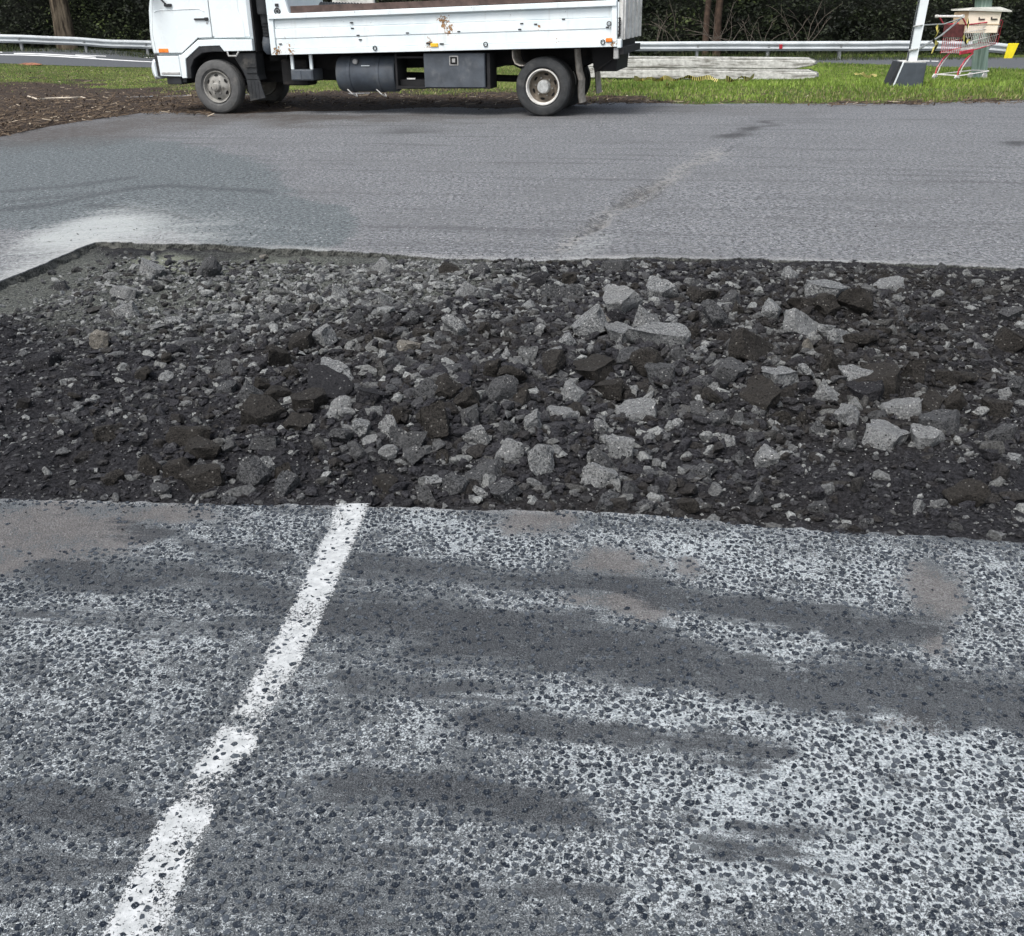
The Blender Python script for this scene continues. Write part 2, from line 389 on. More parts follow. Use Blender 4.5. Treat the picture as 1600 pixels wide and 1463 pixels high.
side = np.stack([b0+np.arange(K), b0+(np.arange(K)+1) % K, b0+K+(np.arange(K)+1) % K, b0+K+np.arange(K)], -1).reshape(-1, 4)
fan = [np.stack([b0[:, 0]+K, b0[:, 0]+K+i, b0[:, 0]+K+i+1, b0[:, 0]+K+i+2], -1) for i in (1, 3)] + [np.stack([b0[:, 0]+K, b0[:, 0]+K+5, b0[:, 0]+K+6, b0[:, 0]+K+6], -1)]
tri6 = np.concatenate([side[:, [0, 1, 2]], side[:, [0, 2, 3]]] + [np.stack([b0[:, 0]+K, b0[:, 0]+K+i, b0[:, 0]+K+i+1], -1) for i in range(1, K-1)])
tone = np.repeat(r.random(N), 2*K)
m = Mat('aggregate', 0.88, 0.12); t_a = m.attr('tone'); P = m.pos()
ca = m.mix(m.ma('POWER', t_a, 1.8), (0.008, 0.012, 0.019), (0.058, 0.068, 0.080))
ca = m.mix(m.ma('GREATER_THAN', t_a, 0.97), ca, (0.08, 0.09, 0.095))
ca = m.mix(m.ss(m.noise(P, 260, 3, 0.6), 0.52, 0.66, 0, 0.65), ca, (0.19, 0.207, 0.216))
m.color(ca); m.bump(m.noise(P, 300, 2), 0.25, 0.003)
ag = link('aggregate', np_mesh('aggregate', V, tri6, {'tone': tone}, m.m)); ag.parent = bay; ag['kind'] = 'stuff'

# --- painted bay line (worn), a thin sheet over the asphalt
L0 = [(523, 577, 788), (500, 553, 850), (463, 520, 930), (424, 490, 1000), (380, 446, 1080), (330, 412, 1150), (290, 362, 1220), (232, 318, 1310), (196, 290, 1380), (160, 262, 1463), (128, 236, 1530), (90, 205, 1620)]
cl = np.array([gp((a+b)/2, y)[:2] for a, b, y in L0]); wd = np.array([(gp(b, y)-gp(a, y))[0] for a, b, y in L0])
nv = 190; tt = np.linspace(0, 1, nv)
yy = np.linspace(cl[0, 1]-0.001, cl[-1, 1], nv); cx_ = np.interp(-yy, -cl[:, 1], cl[:, 0]); ww = np.interp(-yy, -cl[:, 1], wd)*1.06
uu = np.linspace(-0.5, 0.5, 14)
X = cx_[:, None] + uu[None, :]*ww[:, None]; Y = np.repeat(yy[:, None], 14, 1)
Z = (fbm(X*3, Y*3, 3, 12)-0.5)*0.012 + 0.0022
px, py = projv(X, Y, Z*0)
cov = np.full(X.shape, 0.78) - 0.7*(fbm(X*14, Y*14, 3, 33)-0.5) - 0.36*caps(px, py, [(340,1130),(440,1110)], 14) - 0.10*caps(px, py, [(400,1090),(455,1085)], 18) - 0.42*caps(px, py, [(250,1236),(345,1258)], 14)
cov -= 0.6*caps(px, py, [(370,1125),(430,1160)], 9) + 0.5*ell(px, py, 345, 1225, 40, 22) + 0.3*ell(px, py, 250, 1400, 16, 40) + 0.35*ell(px, py, 372, 1205, 20, 30)
cov -= 0.75*np.abs(uu[None, :]*2)**5
cov -= 0.06*sstep(900, 1050, py)*(1-sstep(1080, 1150, py))
m = Mat('line_paint', 0.75, 0.3); P = m.pos()
nz = m.ma('ADD', m.ma('MULTIPLY', m.noise(P, 120, 3, 0.6), 0.6), m.ma('MULTIPLY', m.noise(P, 300, 3, 0.7), 0.60))
al = m.ss(m.ma('ADD', m.attr('cover'), m.ma('MULTIPLY', m.ma('SUBTRACT', nz, 0.60), 3.8)), 0.38, 0.52)
m.color(m.mix(m.ss(m.noise(P, 40, 5), 0.35, 0.7), (0.32, 0.335, 0.335), (0.46, 0.475, 0.475)))
m.set(m.b.inputs['Alpha'], al); m.bump(m.noise(P, 200, 3), 0.35, 0.004)
ln = tag(sheet('painted_line', X, Y, Z, m.m, {'cover': cov}), kind='structure'); ln['label'] = 'worn white parking line running down the near asphalt'

# --- far asphalt (yard)
def yard_masks(X, Y):
    px, py = projv(X, Y, np.zeros_like(X))
    wx = (fbm(X*1.6, Y*1.6, 4, 41)-0.5)*70; wy = (fbm(X*1.6+30, Y*1.6, 4, 43)-0.5)*24
    qx, qy = px+wx, py+wy
    blue = np.maximum.reduce([ell(qx, qy, 120, 290, 330, 80), ell(qx, qy, 400, 345, 160, 46, 4), ell(qx, qy, 250, 265, 110, 40)])
    dust = 0.62*ell(qx, qy, 230, 354, 190, 30, -3) + 0.62*ell(qx, qy, 70, 402, 190, 40, -22) + 0.5*ell(qx, qy, 60, 372, 120, 18, -10) + 0.42*ell(qx, qy, 905, 388, 70, 20, -20) + .25*ell(qx, qy, 1480, 405, 200, 14) + 0.3*ell(qx, qy, 1120, 245, 40, 14)
    dust = dust + 0.30*ell(qx, qy, 330, 372, 200, 10)
    dfar = Y-far_line(X); dleft = left_line(Y)-X
    rim_ = np.clip(1-np.where(X > _c0[0]-0.02, dfar, np.maximum(dleft, dfar))/0.11, 0, 1)*np.clip(0.55+1.9*(fbm(X*2.2, Y*2.2, 4, 47)-0.5), 0, 1)
    tyre = np.zeros(X.shape)
    for pts, w_, a in [([(0,330),(90,318),(200,295),(260,290),(330,296),(420,300)],3.5,.75),([(0,300),(120,290),(210,278)],3,.6),([(140,322),(200,326),(260,332),(300,342)],3,.85),([(0,318),(60,312),(170,300)],2.5,.5),
              ([(1000,330),(1250,326),(1400,335)],2,.35),([(865,398),(900,372),(930,353),(958,324),(985,306),(1010,296),(1042,283)],2.2,.9),([(960,318),(1000,316),(1035,300)],2,.7),([(1045,282),(1090,256),(1125,240),(1160,224)],1.4,.5)]:
        tyre = np.maximum(tyre, a*caps(px+wx*0.1, py+wy*0.2, pts, w_))
    scr = np.zeros(X.shape)
    for pts, w_, a in [([(385,372),(410,360)],1.3,.9),([(400,353),(475,358)],3.2,.7),([(345,345),(360,352)],3,.6),([(480,372),(500,360)],2,.6),([(520,335),(560,328)],3,.5),([(60,165),(135,160)],1,.2),([(0,424),(75,412)],2.5,.7),([(10,380),(70,362)],2.5,.4)]:
        scr = np.maximum(scr, a*caps(px, py+wy*0.15, pts, w_))
    crack = np.maximum.reduce([caps(px+wx*0.6, py+wy*1.0, [(870,390),(915,362),(960,325),(1010,300),(1040,282),(1080,255),(1120,240)], 9)])
    hole = np.maximum.reduce([ell(px+wx*0.7, py+wy, 1000, 306, 42, 15, -16), 0.8*ell(px+wx*.7, py+wy, 925, 352, 25, 9, -25)])
    damp = np.maximum.reduce([ell(qx, qy, 1150, 212, 30, 7, -6), ell(qx, qy, 1185, 200, 30, 6, -10), ell(px+wx*.3, py+wy*.3, 1590, 223, 24, 4), 0.5*ell(qx, qy, 640, 205, 60, 8)])
    dirt_shade = 0.9*ell(qx, qy, 120, 205, 260, 22, -6) + .8*ell(qx, qy, 420, 186, 160, 12) + 0.75*ell(qx, qy, 640, 182, 300, 8) + .4*ell(qx, qy, 1000, 172, 300, 8)  # brown dirt at left, plus shade under the truck painted into the colour
    cl_ = lambda v: np.clip(v, 0, 1)
    return dict(blue=cl_(blue*1.3), dust=cl_(dust), rim=cl_(rim_), tyre=cl_(tyre), scr=cl_(scr), crack=cl_(crack), hole=cl_(hole), damp=cl_(damp*1.2), dirt_shade=cl_(dirt_shade))
m = Mat('yard_asphalt', 0.9, 0.25); P = m.pos()
nL = m.noise(P, 0.9, 5, 0.6); nM = m.noise(P, 9, 4, 0.6); nF = m.noise(P, 75, 3, 0.65); nG = m.noise(P, 190, 2, 0.6)
grain = m.ma('ADD', m.ma('MULTIPLY', nF, 0.65), m.ma('MULTIPLY', nG, 0.35))
nC = m.noise(P, 30, 2, 0.7)
grain = m.ma('ADD', m.ma('MULTIPLY', grain, 0.6), m.ma('MULTIPLY', nC, 0.4))
base = m.mix(m.ss(grain, 0.43, 0.58), (0.048, 0.051, 0.055), (0.24, 0.247, 0.255))
base = m.mix(m.ss(nL, 0.35, 0.68, 0, 0.45), base, (0.105, 0.108, 0.112))
base = m.mix(m.ss(nM, 0.50, 0.72, 0, 0.45), base, (0.19, 0.19, 0.188))
nT = m.noise(m.scale(m.n('VectorRotate', {'rotation_type': 'Z_AXIS'}, Vector=P, Angle=0.22).outputs[0], (0.35, 4.5, 1)), 1.0, 5, 0.65)
base = m.mix(m.ss(nT, 0.50, 0.70, 0, 0.55), base, (0.062, 0.064, 0.068))
bl = m.mix(m.ss(grain, 0.43, 0.58), (0.046, 0.055, 0.059), (0.155, 0.172, 0.177))
c = m.mix(m.ss(m.ma('ADD', m.attr('blue'), m.ma('MULTIPLY', m.ma('SUBTRACT', nM, 0.5), 0.5)), 0.30, 0.44), base, bl)
spk = m.vor(P, 34); sel = m.n('SeparateColor', None, Color=m.n('TexVoronoi', None, Vector=P, Scale=34.0).outputs['Color']).outputs[0]
c = m.mix(m.ma('MULTIPLY', m.ss(spk, 0.30, 0.16), m.ma('GREATER_THAN', sel, 0.93)), c, (0.40, 0.40, 0.40))
c = m.mix(m.ma('MULTIPLY', m.attr('dirt_shade'), m.ss(nM, 0.25, 0.65, 0.4, 0.95)), c, (0.058, 0.050, 0.044))
c = m.mix(m.ma('MULTIPLY', m.attr('damp'), 0.75), c, (0.030, 0.030, 0.031))
c = m.mix(m.ma('MULTIPLY', m.attr('tyre'), m.ss(nF, 0.3, 0.6, 0.3, 0.8)), c, (0.035, 0.038, 0.042))
nS = m.ss(m.noise(m.scale(m.n('VectorRotate', {'rotation_type': 'Z_AXIS'}, Vector=P, Angle=-0.35).outputs[0], (1.2, 9, 1)), 1.0, 6, 0.7), 0.3, 0.7)
dn = m.ma('ADD', m.attr('dust'), m.ma('MULTIPLY', m.ma('SUBTRACT', nS, 0.5), 0.28)); dn = m.ma('ADD', dn, m.ma('MULTIPLY', m.ma('SUBTRACT', nC, 0.5), 0.9))
c = m.mix(m.ss(dn, 0.08, 1.2, 0, 0.85), c, (0.37, 0.39, 0.38))
c = m.mix(m.ma('MULTIPLY', m.attr('rim'), m.ss(nF, 0.3, 0.65, 0.15, 0.8)), c, (0.38, 0.385, 0.37))
c = m.mix(m.ma('MULTIPLY', m.attr('scr'), m.ss(nF, 0.45, 0.65, 0.0, 0.45)), c, (0.42, 0.44, 0.44))
c = m.mix(m.ma('MULTIPLY', m.attr('crack'), m.ss(m.ma('ADD', m.ma('MULTIPLY', nM, 0.5), m.ma('MULTIPLY', nC, 0.5)), 0.40, 0.60, 0.0, 0.7)), c, (0.25, 0.247, 0.235))
c = m.mix(m.ma('MULTIPLY', m.attr('hole'), m.ss(nF, 0.35, 0.62, 0.85, 0.1)), c, (0.05, 0.046, 0.042))
c = m.mix(m.attr('wall'), c, m.mix(m.ss(nF, 0.35, 0.65), (0.014, 0.015, 0.014), (0.075, 0.078, 0.07)))
c = m.mix(m.ma('MULTIPLY', m.attr('wall'), m.ss(nM, 0.5, 0.7, 0, 0.6)), c, (0.12, 0.12, 0.108))
m.color(c); m.bump(m.ma('ADD', grain, m.ma('MULTIPLY', nM, 0.4)), 0.9, 0.02)
MAT_YARD = m.m

def yard_z(X, Y):
    a = yard_masks(X, Y)
    z = (fbm(X*0.8, Y*0.8, 3, 51)-0.5)*0.02*sstep(0.05, 1.5, Y-far_line(X)) + (fbm(X*25, Y*25, 2, 53)-0.5)*0.0015
    z -= a['hole']*(0.025+0.03*fbm(X*14, Y*14, 2, 55)) + a['crack']*0.010*fbm(X*9, Y*9, 2, 57)
    return z, a
xs = np.concatenate([np.linspace(-45, -9, 26), np.arange(-8.8, -4, 0.11), np.arange(-4, 4.2, 0.03), np.arange(4.2, 9, 0.11), np.linspace(9.2, 45, 26)])
k = np.linspace(0, 1, 190)**1.7*13.5
yf = far_line(xs) + (fbm(xs*4, xs*0, 3, 61)-0.5)*0.08 + (fbm(xs*20, xs*0+2, 2, 63)-0.5)*0.07
X = np.repeat(xs[None, :], len(k), 0); Y = yf[None, :] + k[:, None]
Z, A = yard_z(X, Y)
rag = (fbm(xs*12, xs*0+7, 3, 65)-0.5)
wj = [(fbm(xs*40, xs*0+q*3, 2, 140+q)-.5)*.035 for q in range(3)]
X = np.vstack([X[:1]]*4+[X]); Y = np.vstack([Y[:1]-0.045-0.05*rag[None, :], Y[:1]-.022+wj[0], Y[:1]-.010+wj[1]*.8, Y[:1]-0.002+wj[2]*.3, Y]); Z = np.vstack([np.full((1, len(xs)), -0.16), np.full((1, len(xs)), -0.055)+wj[2], np.full((1, len(xs)), -0.028)+wj[0]*.6, Z[:1]-0.007-.02*np.abs(rag[None, :]), Z])
A = {q: np.vstack([v[:1]*0 if q in ('dust', 'rim') else v[:1]]*4+[v]) for q, v in A.items()}
A['wall'] = A['dirt_shade']*0; A['wall'][:4] = 1
tag(sheet('asphalt_yard', X, Y, Z, MAT_YARD, A), kind='structure')
tr = np.linspace(0, 1, 90); ut = np.concatenate([np.linspace(0, 0.86, 12), np.linspace(0.87, 1, 60)])
y0 = near_line(np.array(-3.3)); ylin = float(y0) + (float(yf[np.argmin(abs(xs+3.0))])-float(y0))*tr
xl = left_line(ylin) + (fbm(ylin*6, ylin*0+9, 3, 67)-0.5)*0.05
X = -45 + (xl[:, None]+45)*ut[None, :]
yb = near_line(X); yt_ = np.interp(X, xs, yf)
Y = yb + (yt_-yb)*tr[:, None]
Z, A = yard_z(X, Y); Z = Z - 0.0
Z = np.where(Y < far_line(X)-0.0, (fbm(X*25, Y*25, 2, 53)-0.5)*0.003, Z)
wl = [((fbm(ylin*40, ylin*0+q*3, 2, 150+q)-.5)*.035)[:, None] for q in range(2)]
X = np.hstack([X, X[:, -1:]+0.002, X[:, -1:]+.016+wl[0], X[:, -1:]+0.06]); Y = np.hstack([Y, Y[:, -1:], Y[:, -1:], Y[:, -1:]]); Z = np.hstack([Z, np.full((len(tr), 1), -0.010), np.full((len(tr), 1), -0.04)+wl[1], np.full((len(tr), 1), -0.16)])
A = {q: np.hstack([v]+[v[:, -1:]*(0 if q in ('dust', 'rim') else 1)]*3) for q, v in A.items()}
A['wall'] = A['dirt_shade']*0; A['wall'][:, -3:] = 1
tag(sheet('asphalt_yard', X, Y, Z, MAT_YARD, A), kind='structure')
X = np.repeat(np.linspace(TR_R, 45, 20)[None, :], 12, 0); nb = near_line(X); fb = np.interp(X, xs, yf)
Y = nb + (fb-nb)*np.linspace(0, 1, 12)[:, None]; Z = X*0.0
Z[:, 0] = -0.16; X[:, 1] = X[:, 0]+0.02
tag(sheet('asphalt_yard', X, Y, Z, MAT_YARD, {q: X*0 for q in A}), kind='structure')

# --- trench bed
def bed_z(X, Y):
    t = np.clip((Y-near_line(X))/np.maximum(far_line(X)-near_line(X), 0.1), 0, 1)
    px, py = projv(X, Y, X*0)
    mound = 0.12*ell(px, py, 930, 540, 480, 130) + 0.06*ell(px, py, 330, 600, 420, 180) + 0.08*ell(px, py, 1280, 490, 330, 110) + 0.05*ell(px, py, 800, 435, 260, 40) + 0.06*ell(px, py, 1420, 650, 240, 100) + 0.05*ell(px, py, 640, 630, 160, 60)
    base = -0.062 + 0.022*sstep(0.25, 0.0, t) + 0.030*sstep(0.8, 1.0, t)*sstep(420, 760, px) + 0.022*sstep(0.94, 1.0, t)*fbm(X*6, Y*2, 3, 77)*1.6
    dl = X-left_line(Y); base += (0.03*fbm(X*2, Y*7, 3, 79)+.004)*np.clip(1-dl/0.18, 0, 1)
    pit = 0.05*ell(px, py, 1370, 625, 90, 26) + 0.03*ell(px, py, 560, 625, 70, 22)
    rough_ = (fbm(X*2.6, Y*2.6, 4, 71)-0.5)*0.12 + (fbm(X*11, Y*11, 3, 73)-0.5)*0.05
    flat = sstep(0.995, 0.86, t)*sstep(0.1, 0.5, dl)*sstep(0.0, 0.06, t)
    return base + mound*flat*1.1 - pit + rough_*(0.18+0.82*flat) + (fbm(X*55, Y*55, 2, 75)-0.5)*0.012
def bed_masks(X, Y):
    px, py = projv(X, Y, X*0); wx = (fbm(X*2, Y*2, 3, 81)-0.5)*160; wy = (fbm(X*2+8, Y*2, 3, 83)-0.5)*60
    qx, qy = px+wx, py+wy
    grey = 0.9*ell(qx, qy, 330, 440, 430, 75) + 0.5*ell(qx, qy, 700, 450, 300, 60) + 0.35*ell(qx, qy, 250, 520, 330, 60) + .9*ell(px+wx*.3, py+wy*.3, 60, 430, 110, 30, -24)
    pale = ell(px+wx*0.3, py+wy*0.3, 265, 398, 60, 10) + 0.4*ell(px, py+wy*.3, 330, 402, 160, 12)
    brown = 0.8*ell(qx, qy, 1350, 560, 260, 160) + 0.7*ell(qx, qy, 1000, 780, 330, 40) + .7*ell(qx, qy, 650, 560, 250, 60) + .8*ell(qx, qy, 1400, 440, 240, 26)
    return np.clip(grey, 0, 1), np.clip(pale, 0, 1), np.clip(brown, 0, 1)
xs2 = np.arange(-3.9, TR_R+0.1, 0.022); t2 = np.linspace(-0.012, 1.012, 205)
X = np.repeat(xs2[None, :], len(t2), 0); Y = near_line(X) + (far_line(X)+0.03-near_line(X))*t2[:, None]
Z = bed_z(X, Y); g_, p_, b_ = bed_masks(X, Y)
m = Mat('trench_gravel', 0.95, 0.15); P = m.pos()
nM = m.noise(P, 16, 4, 0.65); nF = m.noise(P, 75, 4, 0.65); nG = m.noise(P, 240, 3, 0.6)
c = m.mix(m.ss(nF, 0.32, 0.68), (0.005, 0.005, 0.006), (0.030, 0.030, 0.033))
c = m.mix(m.ma('MULTIPLY', m.attr('brown'), m.ss(nM, 0.3, 0.6, 0.4, 0.9)), c, m.mix(m.ss(nF, 0.3, 0.7), (0.007, 0.006, 0.005), (0.030, 0.027, 0.024)))
gc = m.mix(m.ss(nF, 0.34, 0.66), (0.030, 0.033, 0.030), (0.135, 0.142, 0.128))
c = m.mix(m.ss(m.ma('ADD', m.attr('grey'), m.ma('MULTIPLY', m.ma('SUBTRACT', nM, 0.5), 0.7)), 0.25, 0.8, 0, 0.9), c, gc)
c = m.mix(m.ma('MULTIPLY', m.attr('pale'), m.ss(nF, 0.25, 0.6, 0.4, 0.9)), c, (0.20, 0.215, 0.165))
spk = m.vor(P, 95); sel = m.n('SeparateColor', None, Color=m.n('TexVoronoi', None, Vector=P, Scale=95.0).outputs['Color']).outputs[0]
c = m.mix(m.ma('MULTIPLY', m.ss(spk, 0.28, 0.15), m.ma('GREATER_THAN', sel, 0.94)), c, (0.34, 0.34, 0.33))
m.color(c); m.bump(m.ma('ADD', m.ma('MULTIPLY', nF, 0.7), m.ma('MULTIPLY', nG, 0.4)), 0.9, 0.02)
tag(sheet('trench_bed', X, Y, Z, m.m, dict(grey=g_, pale=p_, brown=b_)), kind='structure')

# --- verge, road, base ground
_bx, _by = [], []
for p in [(-700, 330), (-300, 262), (0, 214), (110, 192), (235, 175), (300, 177), (420, 175), (600, 172), (800, 168), (900, 163), (1000, 160), (1150, 162), (1300, 163), (1450, 162), (1600, 158), (1900, 152)]:
    g = gp(*p); _bx.append(g[0]); _by.append(g[1])
_bx = np.array(_bx); _by = np.array(_by)
def verge_line(x): return np.interp(x, _bx, _by) + (fbm(np.asarray(x)*2.2, np.asarray(x)*0, 4, 91)-0.5)*0.55
def verge_masks(X, Y):
    px, py = projv(X, Y, zt(X, Y))
    wx = (fbm(X*0.9, Y*0.9, 4, 93)-0.5)*120; wy = (fbm(X*0.9+5, Y*0.9, 4, 95)-0.5)*34
    qx, qy = px+wx, py+wy
    right = sstep(880, 990, qx)*sstep(165, 157, qy)
    left = sstep(140, 112, qy)*sstep(330, 230, qx)*(.35+1.3*fbm(X*.7, Y*.7, 4, 133)) + 0.8*ell(qx, qy, 190, 124, 90, 12)
    mid = 0.55*sstep(158, 140, qy)*sstep(520, 700, qx)*(1-right) + 0.45*sstep(150, 135, qy)*(qx > 250)*(qx < 700)
    g = np.maximum.reduce([right, left, mid]); g = np.where(px > 330, np.maximum(g, sstep(24, 27, Y)*0.9), np.maximum(g, sstep(36, 40, Y)*.8))
    return np.clip(g, 0, 1), np.clip(right, 0, 1)
xv = np.concatenate([np.linspace(-160, -32, 20), np.arange(-31, 22, 0.16), np.linspace(23, 160, 20)])
k = np.concatenate([[-0.06, -0.03], np.linspace(0, 1, 120)**1.8*44, np.linspace(48, 320, 10)])
X = np.repeat(xv[None, :], len(k), 0); Y = verge_line(xv)[None, :] + k[:, None]
Z = zt(X, Y) + sstep(-0.03, 0.4, k)[:, None]*(0.012+0.05*fbm(X*1.1, Y*1.1, 4, 97)*sstep(0, 2.5, k)[:, None]) + (fbm(X*7, Y*7, 2, 99)-0.5)*0.03*sstep(0.02, 0.5, k)[:, None]
Z = np.where(Y > 24, Z*(1-sstep(24, 27, Y)) + (zt(X, Y)+.03)*sstep(24, 27, Y), Z)
Z[0] = -0.1; Z[1] = -0.004
gm, rm = verge_masks(X, Y)
m = Mat('verge_soil', 0.95, 0.1); P = m.pos()
nM = m.noise(P, 3.2, 5, 0.65); nF = m.noise(P, 22, 4, 0.7); nW = m.noise(m.scale(P, (9, 34, 9)), 1.0, 3, 0.6)
soil = m.mix(m.ss(nF, 0.32, 0.7), (0.020, 0.015, 0.012), (0.072, 0.056, 0.045))
soil = m.mix(m.ss(nW, 0.60, 0.68, 0, 0.6), soil, (0.24, 0.19, 0.14))
gr = m.mix(m.ss(nM, 0.35, 0.65), m.mix(m.ss(nF, 0.3, 0.7), (0.030, 0.055, 0.012), (0.075, 0.12, 0.028)), m.mix(m.ss(nF, 0.3, 0.7), (0.05, 0.06, 0.02), (0.13, 0.13, 0.055)))
c = m.mix(m.ss(m.ma('ADD', m.attr('grass'), m.ma('MULTIPLY', m.ma('SUBTRACT', nF, 0.5), 0.6)), 0.25, 0.7), soil, gr)
m.color(c); m.bump(nF, 0.8, 0.05)
tag(sheet('verge', X, Y, Z, m.m, dict(grass=gm)), kind='structure')
g = bpy.data.meshes.new('ground'); g.from_pydata([(-600, -300, -1.3), (600, -300, -1.3), (600, 900, -1.3), (-600, 900, -1.3)], [], [(0, 1, 2, 3)])
tag(link('ground', g, m.m), kind='structure')

# road beyond the verge
def pl(pts, Yf=None): return np.array([gt(*p) for p in pts])
rn = np.array([gt(*p) for p in [(0, 101), (235, 107), (1300, 101), (1600, 111)]]); rf = np.array([gt(*p) for p in [(0, 77), (235, 85), (1300, 92), (1600, 92)]])
rn = np.vstack([rn[0]+(rn[0]-rn[1])*4, rn, rn[-1]+(rn[-1]-rn[-2])*2.5]); rf = np.vstack([rf[0]+(rf[0]-rf[1])*4, rf, rf[-1]+(rf[-1]-rf[-2])*2.5])
xr = np.linspace(-70, 50, 150); a_ = np.interp(xr, rn[:, 0], rn[:, 1]); b_ = np.interp(xr, rf[:, 0], rf[:, 1]); b_ = np.maximum(b_, a_+2.5)
tq = np.linspace(0, 1, 10); X = np.repeat(xr[None, :], 10, 0); Y = a_[None, :]+(b_-a_)[None, :]*tq[:, None]; Z = zt(X, Y)+0.042
m = Mat('road_asphalt', 0.9, 0.25); P = m.pos()
m.color(m.mix(m.ss(m.noise(P, 30, 4, 0.7), 0.3, 0.7), (0.055, 0.06, 0.066), (0.11, 0.118, 0.125)))
tag(sheet('road', X, Y, Z, m.m), kind='structure')
MAT_MARK = plain('road_paint', (0.72, 0.73, 0.72), 0.7, 0.1, 3)
for A0, A1, wpx in [((-120, 90.5), (240, 98.8), 1.0), ((22, 85.6), (150, 91.6), 1.4), ((118, 87.8), (166, 90.0), 0.9), ((226, 91.8), (262, 93), 1.2), ((-60, 82), (4, 83.6), 1.2), ((1440, 97.5), (1452, 97.8), 1.2), ((1455, 98), (1466, 98.2), 1.0)]:
    p = [gt(A0[0], A0[1]-wpx/2), gt(A1[0], A1[1]-wpx/2), gt(A1[0], A1[1]+wpx/2), gt(A0[0], A0[1]+wpx/2)]
    n_ = 12; top_ = [p[0]+(p[1]-p[0])*i/n_ for i in range(n_+1)]; bot_ = [p[3]+(p[2]-p[3])*i/n_ for i in range(n_+1)]
    Xm = np.array([[q[0] for q in bot_], [q[0] for q in top_]]); Ym = np.array([[q[1] for q in bot_], [q[1] for q in top_]])
    tag(sheet('road_marking', Xm, Ym, zt(Xm, Ym)+0.048, MAT_MARK), kind='structure')

# ================================================================== BROKEN ASPHALT
def hull_rock(seed, sub=2, flat=0.6, slab=False, cuts=9, rough=0.05):
    """a lump knocked into flat broken faces by random cuts"""
    r_ = random.Random(seed); bm = bmesh.new()
    bmesh.ops.create_icosphere(bm, subdivisions=sub, radius=1.0)
    ph_ = [Vector((r_.uniform(-3, 3), r_.uniform(-3, 3), r_.uniform(-3, 3))) for _ in range(5)]
    pl_ = []
    for i in range(cuts):
        v = Vector((r_.gauss(0, 1), r_.gauss(0, 1), r_.gauss(0, .8))).normalized(); pl_.append((v, r_.uniform(.42, .80)))
    if slab:
        pl_ = [(Vector((v.x, v.y, v.z*.25)).normalized(), d) for v, d in pl_] + [(Vector((r_.uniform(-.15, .15), r_.uniform(-.15, .15), 1)).normalized(), flat), (Vector((0, 0, -1)), flat)]
    sx_, sy_ = r_.uniform(.9, 1.15), r_.uniform(.7, .95)
    for v in bm.verts:
        c = v.co.copy()*1.15
        for n_, d in pl_:
            q = c.dot(n_)
            if q > d: c -= n_*(q-d)*0.96
        c *= 1+rough*(r_.random()-.5)*2 + .055*sum(math.sin(c.dot(q)*2.2+i) for i, q in enumerate(ph_))/2
        if sub >= 4: c *= 1 + .16*mnoise.fractal(c*2.6+ph_[0]*3, 0.9, 2.1, 5)*.6
        v.co = (c.x*.62*sx_, c.y*.62*sy_, c.z*.62*(1 if slab else flat))
    bmesh.ops.recalc_face_normals(bm, faces=bm.faces)
    return bm
def rock_arrays(seed, **kw):
    bm = hull_rock(seed, **kw); bm.verts.index_update()
    V_ = np.array([v.co[:] for v in bm.verts]); F_ = np.array([[v.index for v in f.verts] for f in bm.faces]); bm.free(); return V_, F_
def scatter(tmpl, pos, size, rotz, tilt, tiltdir):
    Vs, Fs, rep, off = [], [], [], 0
    which = np.arange(len(pos)) % len(tmpl)
    for k_, (tv, tf) in enumerate(tmpl):
        i = np.where(which == k_)[0]; n = len(i)
        if n == 0: continue
        cz, sz = np.cos(rotz[i]), np.sin(rotz[i]); ct, st = np.cos(tilt[i]), np.sin(tilt[i]); ax, ay = np.cos(tiltdir[i]), np.sin(tiltdir[i])
        v = tv[None]*size[i][:, None, :]
        x = v[..., 0]*cz[:, None]-v[..., 1]*sz[:, None]; y = v[..., 0]*sz[:, None]+v[..., 1]*cz[:, None]; z = v[..., 2]
        d_ = x*ax[:, None]+y*ay[:, None]                     # tilt about the horizontal axis across (ax, ay)
        d2 = d_*ct[:, None]-z*st[:, None]; z2 = d_*st[:, None]+z*ct[:, None]
        x = x+(d2-d_)*ax[:, None]; y = y+(d2-d_)*ay[:, None]
        Vs.append((np.stack([x, y, z2], -1)+pos[i][:, None, :]).reshape(-1, 3))
        Fs.append((tf[None]+(off+np.arange(n)[:, None, None]*len(tv))).reshape(-1, 3)); rep.append(np.repeat(i, len(tv))); off += n*len(tv)
    return np.concatenate(Vs), np.concatenate(Fs), np.concatenate(rep)

